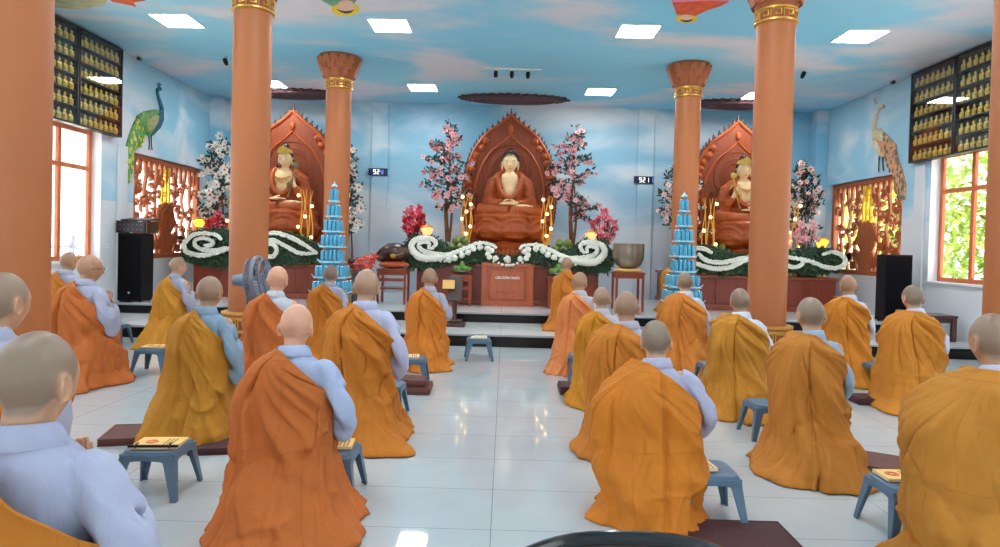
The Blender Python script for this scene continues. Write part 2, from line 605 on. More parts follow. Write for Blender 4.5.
def catmull(pts, n=40):
    p = np.asarray(pts, dtype=float)
    p = np.concatenate([[2 * p[0] - p[1]], p, [2 * p[-1] - p[-2]]])
    out = []
    m = len(p) - 3
    for t in np.linspace(0, m - 1e-6, n):
        i = int(t)
        s = t - i
        a, b, c, d = p[i], p[i + 1], p[i + 2], p[i + 3]
        out.append(0.5 * (2 * b + (c - a) * s + (2 * a - 5 * b + 4 * c - d) * s * s + (3 * b - a - 3 * c + d) * s ** 3))
    return np.array(out)


def vnoise(p, seed):
    """Value noise in [-1, 1] for an (n, d) array, d = 2 or 3."""
    p = np.asarray(p, dtype=float)
    if p.shape[1] == 2:
        p = np.concatenate([p, np.zeros((len(p), 1))], 1)
    i = np.floor(p).astype(np.int64)
    f = p - i
    f = f * f * (3 - 2 * f)

    def h(ix, iy, iz):
        n = (ix * 374761393 + iy * 668265263 + iz * 2147483647 + seed * 974711) & 0x7fffffff
        n = ((n ^ (n >> 13)) * 1274126177) & 0x7fffffff
        n = n ^ (n >> 16)
        return (n & 0xffff) / 32767.5 - 1.0
    r = 0
    for dx in (0, 1):
        for dy in (0, 1):
            for dz in (0, 1):
                w = (f[:, 0] if dx else 1 - f[:, 0]) * (f[:, 1] if dy else 1 - f[:, 1]) * (f[:, 2] if dz else 1 - f[:, 2])
                r = r + w * h(i[:, 0] + dx, i[:, 1] + dy, i[:, 2] + dz)
    return r


def remesh(mb, voxel, smooth_iter=2, factor=0.5):
    """Fuse the shapes of a MB into one continuous surface."""
    me = bpy.data.meshes.new('fuse')
    me.from_pydata(np.concatenate(mb.v).tolist(), [], mb.f)
    bm = bmesh.new(); bm.from_mesh(me); bmesh.ops.recalc_face_normals(bm, faces=bm.faces); bm.to_mesh(me); bm.free()
    o = bpy.data.objects.new('fuse', me)
    COL.objects.link(o)
    r = o.modifiers.new('r', 'REMESH')
    r.mode = 'VOXEL'
    r.voxel_size = voxel
    if smooth_iter:
        s = o.modifiers.new('s', 'SMOOTH')
        s.iterations = smooth_iter
        s.factor = factor
    dg = bpy.context.evaluated_depsgraph_get()
    out = bpy.data.meshes.new_from_object(o.evaluated_get(dg))
    bpy.data.objects.remove(o)
    bpy.data.meshes.remove(me)
    out.polygons.foreach_set('use_smooth', [True] * len(out.polygons))
    return out


def coords(me):
    a = np.empty(len(me.vertices) * 3)
    me.vertices.foreach_get('co', a)
    return a.reshape(-1, 3)


def normals(me):
    a = np.empty(len(me.vertices) * 3)
    me.vertices.foreach_get('normal', a)
    return a.reshape(-1, 3)


def set_coords(me, c):
    me.vertices.foreach_set('co', np.asarray(c, dtype=float).ravel())
    me.update()


# ------------------------------------------------------------------ the hall
WL, WR, YB, CEIL = -7.0, 7.45, 15.8, 4.9
YF = -5.0
P1Y, P1Z, P2Y, P2Z = 10.1, 0.2, 11.6, 0.38
WALL_T = 0.24
SCREENS = {-1: (12.35, 15.15), 1: (12.5, 15.3)}
SCREEN_Z = (1.13, 3.14)
WINDOWS = {-1: [(-2.6, 0.2), (3.6, 6.8), (8.15, 11.36)], 1: [(-2.6, 0.2), (3.6, 6.8), (8.48, 11.69)]}
WIN_Z = (1.12, 3.36)

struct(MB().box2((WL - 0.3, YF, -0.1), (WR + 0.3, YB + 0.3, 0)).build('floor', M['floor'], smooth=0), 'polished white tile floor of the hall')
struct(MB().box2((WL - 0.3, YF, CEIL), (WR + 0.3, YB + 0.3, CEIL + 0.12)).build('ceiling', M['ceiling'], smooth=0), 'ceiling painted as a blue sky with soft clouds')
struct(MB().box2((WL - 0.3, YB, 0), (WR + 0.3, YB + 0.25, CEIL)).build('wall_back', M['sky_back'], smooth=0), 'back wall painted as a blue sky behind the altars')


def side_wall(name, x0, x1, side):
    w = MB()
    holes = [(a, b, WIN_Z[0], WIN_Z[1]) for a, b in WINDOWS[side]] + [(SCREENS[side][0], SCREENS[side][1], SCREEN_Z[0], SCREEN_Z[1])]
    y = YF
    for a, b, z0, z1 in holes:
        w.box2((x0, y, 0), (x1, a, CEIL))
        w.box2((x0, a, 0), (x1, b, z0))
        w.box2((x0, a, z1), (x1, b, CEIL))
        y = b
    w.box2((x0, y, 0), (x1, YB + 0.3, CEIL))
    return struct(w.build(name, M['sky_side'], smooth=0), 'side wall with sky mural above a light grey dado')


side_wall('wall_left', WL - WALL_T, WL, -1)
side_wall('wall_right', WR, WR + WALL_T, 1)


def window(n, x_in, side, y0, y1):
    """White plastered reveal, wooden frame with a transom and mullions, and its panes."""
    xo = x_in + side * WALL_T
    xf = x_in + side * (WALL_T - 0.05)
    z0, z1 = WIN_Z
    rv = MB()
    t = 0.012
    rv.box2((x_in, y0, z0), (xo, y0 + t, z1)); rv.box2((x_in, y1 - t, z0), (xo, y1, z1))
    rv.box2((x_in, y0, z1 - t), (xo, y1, z1)); rv.box2((x_in - side * 0.04, y0 - 0.02, z0 - 0.02), (xo, y1 + 0.02, z0 + t))
    root = rv.build('window_%d' % n, M['plaster'], smooth=0)
    struct(root, 'white plastered window opening')
    f = MB()
    b = 0.075
    ya, yb, za, zb = y0 + t, y1 - t, z0 + t, z1 - t
    zt = 2.66
    d0, d1 = xf - 0.03, xf + 0.03
    f.box2((d0, ya, za), (d1, ya + b, zb)); f.box2((d0, yb - b, za), (d1, yb, zb))
    f.box2((d0, ya + b, za), (d1, yb - b, za + b)); f.box2((d0, ya + b, zb - b), (d1, yb - b, zb)); f.box2((d0, ya + b, zt), (d1, yb - b, zt + b))
    k = 4
    ms = np.linspace(ya + b / 2, yb - b / 2, k + 1)
    for y in ms[1:-1]:
        f.box2((d0, y - b / 2, za + b), (d1, y + b / 2, zt)); f.box2((d0, y - b / 2, zt + b), (d1, y + b / 2, zb - b))
    fr = f.build('window_frame', M['wood_window'], root, smooth=0, bevel=0.008)
    fr['label'] = 'orange brown wooden window frame'
    g = MB()
    for i in range(k):
        for p, q in ((za + b, zt), (zt + b, zb - b)):
            g.box2((xf - 0.003, ms[i] + b / 2, p), (xf + 0.003, ms[i + 1] - b / 2, q))
    g.build('pane', M['glass'], root, smooth=0)
    return root


k = 0
for s, x in ((-1, WL), (1, WR)):
    for y0, y1 in WINDOWS[s]:
        k += 1
        window(k, x, s, y0, y1)

# the rear end of the hall, behind the camera: piers and a deep header over open doorways, added to cut sky light from behind
we = MB().box2((WL, YF, 3.0), (WR, YF + 0.25, CEIL))
for xa, xb in ((WL, WL + 1.6), (-2.2, -1.2), (1.6, 2.6), (WR - 1.6, WR)):
    we.box2((xa, YF, 0), (xb, YF + 0.25, 3.0))
struct(we.build('wall_rear', M['plaster'], smooth=0), 'unseen rear wall with open doorways, added to cut sky light')

# platform: two steps across the whole hall, black granite risers under white treads
pl = MB().box2((WL, P1Y + 0.03, 0), (WR, YB, P1Z - 0.035)).build('platform', M['granite'], smooth=0)
struct(pl, 'two white tiled steps with black granite risers in front of the altars')
MB().box2((WL, P1Y, P1Z - 0.035), (WR, YB, P1Z)).build('tread', M['tread'], pl, smooth=0, bevel=0.006)
MB().box2((WL, P2Y + 0.03, P1Z), (WR, YB, P2Z - 0.035)).build('riser', M['granite'], pl, smooth=0)
MB().box2((WL, P2Y, P2Z - 0.035), (WR, YB, P2Z)).build('tread', M['tread'], pl, smooth=0, bevel=0.006)

# raised strips on the back wall
for n, (xa, xb) in enumerate(((371, 387), (636, 652))):
    a, b = at_y(xa, 200, YB).x, at_y(xb, 200, YB).x
    t = MB().box2((a, YB - 0.06, P2Z), (b, YB, CEIL)).build('trim_%d' % (n + 1), M['sky_back'], smooth=0, bevel=0.012)
    struct(t, 'shallow painted pilaster on the back wall')
for n, (xx, s) in enumerate(((WL, 1), (WR, -1))):
    t = MB().box2((xx, YB - 0.35, P2Z), (xx + s * 0.28, YB, CEIL)).build('trim_%d' % (n + 3), M['sky_back'], smooth=0, bevel=0.012)
    struct(t, 'shallow corner pilaster beside the back wall')
for n, (xx, s) in enumerate(((WL, 1), (WR, -1))):
    t = MB().box2((xx, 11.80, 0), (xx + s * 0.05, 12.08, 3.2)).build('trim_%d' % (n + 5), M['grey_wall'], smooth=0, bevel=0.012)
    struct(t, 'light grey pilaster between window and carved screen')


# ------------------------------------------------------------------ columns
def column(x, y, z0, label):
    root = thing('column', label, 'column', (x, y, z0), group='terracotta columns')
    H = CEIL - z0
    R = 0.225
    MB().lathe([(R, 0.66), (R, H - 0.6)], 48).build('shaft', M['column'], root)
    # capital of overlapping lotus petals
    zc = H - 0.44
    c = MB().lathe([(R + 0.01, zc), (R + 0.02, zc + 0.05), (0.3, zc + 0.16), (0.345, zc + 0.3), (0.375, zc + 0.4), (0.365, zc + 0.44)], 48)
    for row, (zz, rr, n, hh) in enumerate(((zc + 0.07, 0.262, 12, 0.18), (zc + 0.18, 0.305, 14, 0.17), (zc + 0.27, 0.335, 16, 0.15))):
        for i in range(n):
            a = 2 * PI * (i + 0.5 * row) / n
            w = PI * rr / n * 1.05
            o = [(-w, 0), (w, 0), (w * 1.05, hh * 0.55), (w * 0.6, hh * 0.85), (0, hh), (-w * 0.6, hh * 0.85), (-w * 1.05, hh * 0.55)]
            T = Matrix.Rotation(a, 4, 'Z') @ Matrix.Translation((0, -rr - 0.008, zz)) @ Matrix.Rotation(0.3, 4, 'X')
            c.prism(o, 0.03, T)
    c.build('capital', M['capital'], root, smooth=40)
    g = MB()
    for zz in (H - 0.6, H - 0.46):
        g.lathe([(R + 0.005, zz), (R + 0.028, zz + 0.012), (R + 0.028, zz + 0.03), (R + 0.005, zz + 0.042)], 40)
    key_band(g, R + 0.012, H - 0.555, 0.09, 10)
    MB().lathe([(R + 0.008, H - 0.57), (R + 0.008, H - 0.45)], 40).build('neck', M['capital'], root)
    g.build('neck_band', M['gold'], root, smooth=40)['label'] = 'gold fretwork neck band'
    # pedestal
    Rp = R + 0.06
    MB().lathe([(Rp + 0.03, 0), (Rp + 0.03, 0.05), (Rp, 0.07), (Rp, 0.62), (Rp + 0.02, 0.64), (Rp + 0.02, 0.68), (R, 0.69)], 48).build('pedestal', M['capital'], root)
    g = MB()
    for zz in (0.07, 0.2, 0.46, 0.62, 0.672):
        g.lathe([(Rp, zz - 0.015), (Rp + 0.022, zz - 0.008), (Rp + 0.022, zz + 0.012), (Rp, zz + 0.02)], 40)
    key_band(g, Rp + 0.008, 0.5, 0.1, 12)
    key_band(g, Rp + 0.008, 0.09, 0.09, 12)
    for i in range(10):
        a = 2 * PI * i / 10
        T = Matrix.Rotation(a, 4, 'Z') @ Matrix.Translation((0, -Rp - 0.004, 0.33))
        for s in (-1, 1):
            th = np.linspace(0, 3.6 * PI / 2 * 1.6, 22)
            r = 0.012 + 0.007 * th
            g.tube(np.stack([s * (0.045 - r * np.cos(th) * 0.7), np.zeros(22), r * np.sin(th)], 1), 0.008, 5, True, T)
    g.build('gold_relief', M['gold'], root, smooth=40)['label'] = 'gold scroll relief around the pedestal'
    return root


def key_band(g, r, z, h, n):
    """A Greek key frieze wrapped round a drum."""
    u = [(0, 0), (0, 1), (0.8, 1), (0.8, 0.3), (0.4, 0.3), (0.4, 0.6)]
    for i in range(n):
        a0, w = 2 * PI * i / n, 2 * PI / n
        for j in range(len(u) - 1):
            p = []
            for t in np.linspace(0, 1, 4):
                q = (u[j][0] + (u[j + 1][0] - u[j][0]) * t, u[j][1] + (u[j + 1][1] - u[j][1]) * t)
                a = a0 + w * q[0]
                p.append((r * math.sin(a), -r * math.cos(a), z + h * q[1]))
            g.tube(p, 0.0085, 5)


CX = {-1: -3.09, 1: 3.27}
CPOS = {}
for s, nm in ((-1, 'left'), (1, 'right')):
    column(CX[s] - (0.035 if s > 0 else 0), 12.0, P2Z, 'terracotta column with petal capital rising behind the %s tower of blue cans' % nm)
    column(CX[s] - (0.07 if s > 0 else 0.045), 8.05, 0, 'terracotta column on gold banded pedestal %s' % ('behind the grey pedestal fan' if s < 0 else 'just beyond the monk with the folded maroon mats'))
    column(CX[s] + (0.0 if s > 0 else -0.05), 4.15, 0, 'terracotta column cut off by the %s edge of the photo' % nm)

# ------------------------------------------------------------------ ceiling lights
def ceiling_light(x, y, label):
    root = thing('ceiling_light', label, 'ceiling light', (x, y, CEIL), group='square ceiling light panels')
    f = MB()
    for a, b in (((-0.3, -0.3), (0.3, -0.285)), ((-0.3, 0.285), (0.3, 0.3)), ((-0.3, -0.285), (-0.285, 0.285)), ((0.285, -0.285), (0.3, 0.285))):
        f.box2((a[0], a[1], -0.018), (b[0], b[1], 0))
    f.build('frame', M['white_plastic'], root, smooth=0)
    MB().box2((-0.285, -0.285, -0.012), (0.285, 0.285, -0.004)).build('diffuser', M['led'], root, smooth=0)


LX = [-5.13, -1.85, 1.94, 5.32]
ROWS = [(14.15, 'in the back row'), (10.17, 'in the second row'), (6.2, 'above the monks'), (2.2, 'above the camera')]
COLN = ['nearest the left wall', 'left of the aisle', 'right of the aisle', 'nearest the right wall']
for y, rn in ROWS:
    for x, cn in zip(LX, COLN):
        ceiling_light(x, y, 'square ceiling light %s, %s' % (cn, rn))


# ------------------------------------------------------------------ people: kneeling monks
def skin_mat():
    """Skin from the object's own colour; the shaved scalp takes a grey stubble where the 'scalp' attribute is set."""
    m, nt, b = node_mat('monk_skin')
    L = nt.links.new
    oi = nt.nodes.new('ShaderNodeObjectInfo')
    at = nt.nodes.new('ShaderNodeAttribute')
    at.attribute_name = 'scalp'
    mu = nt.nodes.new('ShaderNodeMath'); mu.operation = 'MULTIPLY'
    L(at.outputs['Fac'], mu.inputs[0]); L(oi.outputs['Alpha'], mu.inputs[1])
    tc = nt.nodes.new('ShaderNodeTexCoord')
    n = nt.nodes.new('ShaderNodeTexNoise'); n.inputs['Scale'].default_value = 14; n.inputs['Detail'].default_value = 4
    L(tc.outputs['Object'], n.inputs['Vector'])
    r = nt.nodes.new('ShaderNodeMapRange'); r.inputs['From Min'].default_value = 0.3; r.inputs['From Max'].default_value = 0.7
    r.inputs['To Min'].default_value = 0.9; r.inputs['To Max'].default_value = 1.08
    L(n.outputs['Fac'], r.inputs['Value'])
    h = nt.nodes.new('ShaderNodeHueSaturation')
    L(oi.outputs['Color'], h.inputs['Color']); L(r.outputs['Result'], h.inputs['Value'])
    mx = nt.nodes.new('ShaderNodeMix'); mx.data_type = 'RGBA'
    mx.inputs[7].default_value = rgb(116, 105, 92)
    L(mu.outputs[0], mx.inputs[0]); L(h.outputs['Color'], mx.inputs[6])
    L(mx.outputs[2], b.inputs['Base Color'])
    b.inputs['Roughness'].default_value = 0.42
    b.inputs['Subsurface Weight'].default_value = 0.05
    b.inputs['Subsurface Radius'].default_value = (0.02, 0.008, 0.004)
    return m


def cloth_mat(name, seams):
    """Matt woven cloth in the object's own colour; the outer robe has stitched patch seams."""
    m, nt, b = node_mat(name)
    L = nt.links.new
    oi = nt.nodes.new('ShaderNodeObjectInfo')
    tc = nt.nodes.new('ShaderNodeTexCoord')
    n = nt.nodes.new('ShaderNodeTexNoise'); n.inputs['Scale'].default_value = 5; n.inputs['Detail'].default_value = 5
    L(tc.outputs['Object'], n.inputs['Vector'])
    r = nt.nodes.new('ShaderNodeMapRange'); r.inputs['From Min'].default_value = 0.3; r.inputs['From Max'].default_value = 0.7
    r.inputs['To Min'].default_value = 0.93; r.inputs['To Max'].default_value = 1.06
    L(n.outputs['Fac'], r.inputs['Value'])
    h = nt.nodes.new('ShaderNodeHueSaturation')
    L(oi.outputs['Color'], h.inputs['Color']); L(r.outputs['Result'], h.inputs['Value'])
    col = h.outputs['Color']
    fine = nt.nodes.new('ShaderNodeTexNoise'); fine.inputs['Scale'].default_value = 7; fine.inputs['Detail'].default_value = 5
    fine.inputs['Distortion'].default_value = 0.8
    mp = nt.nodes.new('ShaderNodeMapping'); mp.inputs['Scale'].default_value = (1.5, 1.5, 0.55)
    L(tc.outputs['Object'], mp.inputs['Vector']); L(mp.outputs['Vector'], fine.inputs['Vector'])
    height = fine.outputs['Fac']
    if seams:
        uv = nt.nodes.new('ShaderNodeUVMap')
        br = nt.nodes.new('ShaderNodeTexBrick')
        br.inputs['Scale'].default_value = 1.0
        br.inputs['Mortar Size'].default_value = 0.004
        br.inputs['Mortar Smooth'].default_value = 0.3
        br.inputs['Brick Width'].default_value = 0.27
        br.inputs['Row Height'].default_value = 0.47
        br.offset = 0.5
        L(uv.outputs['UV'], br.inputs['Vector'])
        ad = nt.nodes.new('ShaderNodeMath'); ad.operation = 'MULTIPLY_ADD'; ad.inputs[1].default_value = 0.16
        L(br.outputs['Fac'], ad.inputs[0]); L(height, ad.inputs[2])
        height = ad.outputs[0]
        mx = nt.nodes.new('ShaderNodeMix'); mx.data_type = 'RGBA'; mx.blend_type = 'MULTIPLY'
        mx.inputs[7].default_value = (0.93, 0.91, 0.89, 1)
        L(br.outputs['Fac'], mx.inputs[0]); L(col, mx.inputs[6])
        col = mx.outputs[2]
    bp = nt.nodes.new('ShaderNodeBump'); bp.inputs['Strength'].default_value = 0.8; bp.inputs['Distance'].default_value = 0.02
    L(height, bp.inputs['Height']); L(bp.outputs['Normal'], b.inputs['Normal'])
    L(col, b.inputs['Base Color'])
    b.inputs['Roughness'].default_value = 0.78
    b.inputs['Sheen Weight'].default_value = 0.02
    b.inputs['Specular IOR Level'].default_value = 0.25
    return m


M['skin'] = skin_mat()
M['kasaya'] = cloth_mat('outer_robe_cloth', True)
M['robe'] = cloth_mat('under_robe_cloth', False)


def head_shape(nu=56, nv=44):
    """A shaved head about 0.235 tall, centred at the origin and facing +Y."""
    u = np.linspace(0, 2 * PI, nu, endpoint=False)
    v = np.linspace(-PI / 2, PI / 2, nv + 2)[1:-1]
    U, V = np.meshgrid(u, v)
    d = np.stack([np.cos(V) * np.sin(U), np.cos(V) * np.cos(U), np.sin(V)], -1).reshape(-1, 3)
    d = np.concatenate([[(0, 0, -1)], d, [(0, 0, 1)]])
    x, y, z = d[:, 0] * 0.079, d[:, 1] * 0.098, d[:, 2] * 0.118
    low = smoothstep(0.01, -0.1, z)
    x = x * (1 - 0.3 * low) * (1 + 0.05 * smoothstep(-0.02, 0.06, z))
    back = y < 0
    y = np.where(back, y * (1 + 0.1 * smoothstep(-0.03, 0.05, z) - 0.36 * low), y * (1 - 0.06 * smoothstep(0.02, 0.09, z)))
    front = smoothstep(0.02, 0.07, y)

    def g(cx, cz, sx, sz):
        return np.exp(-((x - cx) / sx) ** 2 - ((z - cz) / sz) ** 2) * front
    y = y + 0.024 * g(0, -0.032, 0.012, 0.016) + 0.010 * g(0, -0.008, 0.009, 0.024)
    for s in (-1, 1):
        y = y - 0.010 * g(0.032 * s, -0.002, 0.014, 0.011) + 0.005 * g(0.03 * s, 0.02, 0.022, 0.009) + 0.004 * g(0.042 * s, -0.035, 0.018, 0.016)
        y = y + 0.004 * g(0.031 * s, -0.003, 0.010, 0.006)
    y = y + 0.008 * g(0, -0.062, 0.02, 0.006) + 0.008 * g(0, -0.072, 0.017, 0.006) - 0.004 * g(0, -0.067, 0.022, 0.003) + 0.010 * g(0, -0.1, 0.022, 0.016)
    pts = np.stack([x, y, z], 1)
    f = [(0, 1 + j, 1 + (j + 1) % nu) for j in range(nu)]
    for i in range(nv - 1):
        for j in range(nu):
            j2 = (j + 1) % nu
            f.append((1 + i * nu + j, 1 + (i + 1) * nu + j, 1 + (i + 1) * nu + j2, 1 + i * nu + j2))
    top = 1 + nv * nu
    f += [(top, 1 + (nv - 1) * nu + (j + 1) % nu, 1 + (nv - 1) * nu + j) for j in range(nu)]
    return pts, f


def add_ears(mb, T, s=1.0, lobe=1.0):
    for side in (-1, 1):
        n = 22
        a = np.linspace(0, 2 * PI, n, endpoint=False)
        # helix rim and the shell inside it
        ey, ez = 0.02 * np.cos(a) * (1 - 0.25 * np.sin(a - 0.9)), 0.032 * np.sin(a)
        ez = np.where(ez < 0, ez * lobe, ez)
        rim = np.stack([side * (0.080 + 0.009 * (np.cos(a) < 0) * -np.cos(a)), ey - 0.012, ez - 0.014], 1) * s
        mb.tube(np.concatenate([rim, rim[:2]]), 0.0055 * s, 6, True, T)
        mb.ell((side * 0.074 * s, -0.01 * s, -0.014 * s - 0.006 * (lobe - 1)), (0.006 * s, 0.018 * s, 0.029 * s), 12, 8, T)


def finger_chain(mb, base, d, curl_ax, lens, r, bend):
    p = [np.array(base, dtype=float)]
    dv = Vector(d).normalized()
    for k, l in enumerate(lens):
        p.append(p[-1] + np.array(dv) * l)
        dv = Matrix.Rotation(bend, 3, Vector(curl_ax)) @ dv
    rr = np.linspace(r, r * 0.78, len(p))
    mb.tube(p, rr, 8)
    for q, w in zip(p, rr):
        mb.ell(q, (w, w, w), 8, 6)


def make_body_mesh(name, head_yaw, head_nod, voxel=0.0055):
    """One continuous kneeling figure, palms together at the chest, 1.25 tall."""
    b = MB()
    # pelvis, torso, neck
    secs = [(0.30, 0.10, 0.09, -0.06), (0.42, 0.15, 0.12, -0.05), (0.55, 0.13, 0.10, -0.02), (0.70, 0.15, 0.105, 0.0), (0.84, 0.165, 0.10, 0.0), (0.91, 0.13, 0.075, 0.0), (0.95, 0.075, 0.066, 0.005), (1.0, 0.062, 0.064, 0.012), (1.08, 0.060, 0.064, 0.03)]
    a = np.linspace(0, 2 * PI, 28, endpoint=False)
    b.loft([np.stack([w * np.cos(a), cy + dd * np.sin(a), np.full(28, z)], 1) for z, w, dd, cy in secs])
    for s in (-1, 1):
        b.tube([(0.09 * s, -0.05, 0.42), (0.10 * s, 0.03, 0.24), (0.11 * s, 0.1, 0.07)], [0.085, 0.072, 0.055], 12)
        b.ell((0.11 * s, 0.1, 0.06), (0.056, 0.056, 0.056))
        b.tube([(0.11 * s, 0.09, 0.055), (0.10 * s, -0.1, 0.06), (0.09 * s, -0.28, 0.045), (0.085 * s, -0.36, 0.035)], [0.05, 0.055, 0.035, 0.03], 12)
        sh, el, wr = np.array((0.165 * s, 0.0, 0.875)), np.array((0.21 * s, 0.04, 0.64)), np.array((0.03 * s, 0.235, 0.72))
        b.tube([sh, (sh + el) / 2, el], [0.05, 0.046, 0.038], 12)
        b.ell(sh, (0.055, 0.052, 0.055)); b.ell(el, (0.038, 0.038, 0.038))
        b.tube([el, (el + wr) / 2, wr], [0.038, 0.035, 0.025], 12)
        # palm upright, thumb leaving its side, four unequal fingers slightly spread
        palm = np.array((0.018 * s, 0.262, 0.775))
        b.tube([wr, (0.02 * s, 0.25, 0.745), palm, (0.014 * s, 0.272, 0.805)], [0.024, 0.026, 0.024, 0.02], 10)
        for k, (yy, ll) in enumerate(((0.246, 0.024), (0.264, 0.028), (0.282, 0.027), (0.299, 0.021))):
            finger_chain(b, (0.014 * s, yy, 0.806 - 0.004 * abs(k - 1.3)), (-0.06 * s, 0.25 * (k - 1.5) / 1.5 + 0.15, 1), (0, 1, 0), (ll * 1.25, ll, ll * 0.8), 0.0085, -0.05 * s)
        finger_chain(b, (0.014 * s, 0.238, 0.765), (-0.1 * s, -0.5, 0.8), (1, 0, 0), (0.03, 0.024, 0.018), 0.009, -0.12)
    H = Matrix.Translation((0, 0.045, 1.114)) @ Matrix.Rotation(head_yaw, 4, 'Z') @ Matrix.Rotation(-head_nod, 4, 'X') @ Matrix.Scale(1.15, 4)
    p, f = head_shape()
    b.add(p, f, H)
    add_ears(b, H)
    me = remesh(b, voxel, 2, 0.4)
    me.name = name
    # scalp mask in the head's frame
    c = coords(me)
    Hi = np.array(H.inverted())
    q = c @ Hi[:3, :3].T + Hi[:3, 3]
    hairline = 0.055 - 0.075 * smoothstep(0.07, -0.0, q[:, 1]) - 0.05 * smoothstep(0.0, -0.06, q[:, 1])
    ear = np.exp(-((np.abs(q[:, 0]) - 0.088) / 0.012) ** 2 - ((q[:, 1] + 0.01) / 0.024) ** 2 - ((q[:, 2] + 0.014) / 0.035) ** 2)
    msk = smoothstep(-0.012, 0.012, q[:, 2] - hairline) * (1 - np.clip(ear * 2, 0, 1)) * (q[:, 2] > -0.1)
    at = me.attributes.new('scalp', 'FLOAT', 'POINT')
    at.data.foreach_set('value', msk.astype(np.float32))
    me.materials.append(M['skin'])
    return me


PROF_Z = [0.0, 0.05, 0.12, 0.25, 0.40, 0.55, 0.68, 0.78, 0.86, 0.905, 0.94, 0.965, 0.99]
PROF_AL = [0.36, 0.315, 0.275, 0.245, 0.238, 0.242, 0.246, 0.238, 0.216, 0.186, 0.140, 0.105, 0.085]
PROF_AR = [0.335, 0.285, 0.245, 0.215, 0.202, 0.196, 0.194, 0.192, 0.190, 0.174, 0.138, 0.105, 0.085]
PROF_B = [0.47, 0.425, 0.375, 0.290, 0.215, 0.178, 0.163, 0.152, 0.134, 0.122, 0.105, 0.09, 0.08]
PROF_FR = [0.30, 0.27, 0.245, 0.215, 0.20, 0.205, 0.215, 0.20, 0.16, 0.13, 0.11, 0.095, 0.085]


def robe_profile(t, z, P, off=0.0):
    """Base surface of the robes at angle t (0 = back, + = right) and height z."""
    elbow = smoothstep(0.93, 0.70, z)
    wl = np.interp(z, PROF_Z, PROF_AL) * (1 + (P['wl'] - 1) * elbow)
    wr = np.interp(z, PROF_Z, PROF_AR) * (1 + (P['wr'] - 1) * elbow)
    b = np.interp(z, PROF_Z, PROF_B)
    fr = np.interp(z, PROF_Z, PROF_FR)
    sp = smoothstep(0.35, 0.0, z)
    wl = wl + P['spl'] * sp
    wr = wr + P['spr'] * sp
    b = b + P['spb'] * sp
    s, c = np.sin(t), np.cos(t)
    pw = 0.86
    a = np.where(s > 0, wr, wl) + off
    d = np.where(c > 0, b, fr) + off
    x = a * np.sign(s) * np.abs(s) ** pw
    y = -d * np.sign(c) * np.abs(c) ** pw
    return x, y


def ridge(u, sharp=2.0):
    return (1 - np.abs(np.sin(PI * u))) ** sharp


def rn(p, seed, power=2.0):
    """Ridged noise: soft hollows between sharp crests, like creased cloth."""
    return np.clip(1 - np.abs(vnoise(p, seed)) * 1.25, 0, 1) ** power


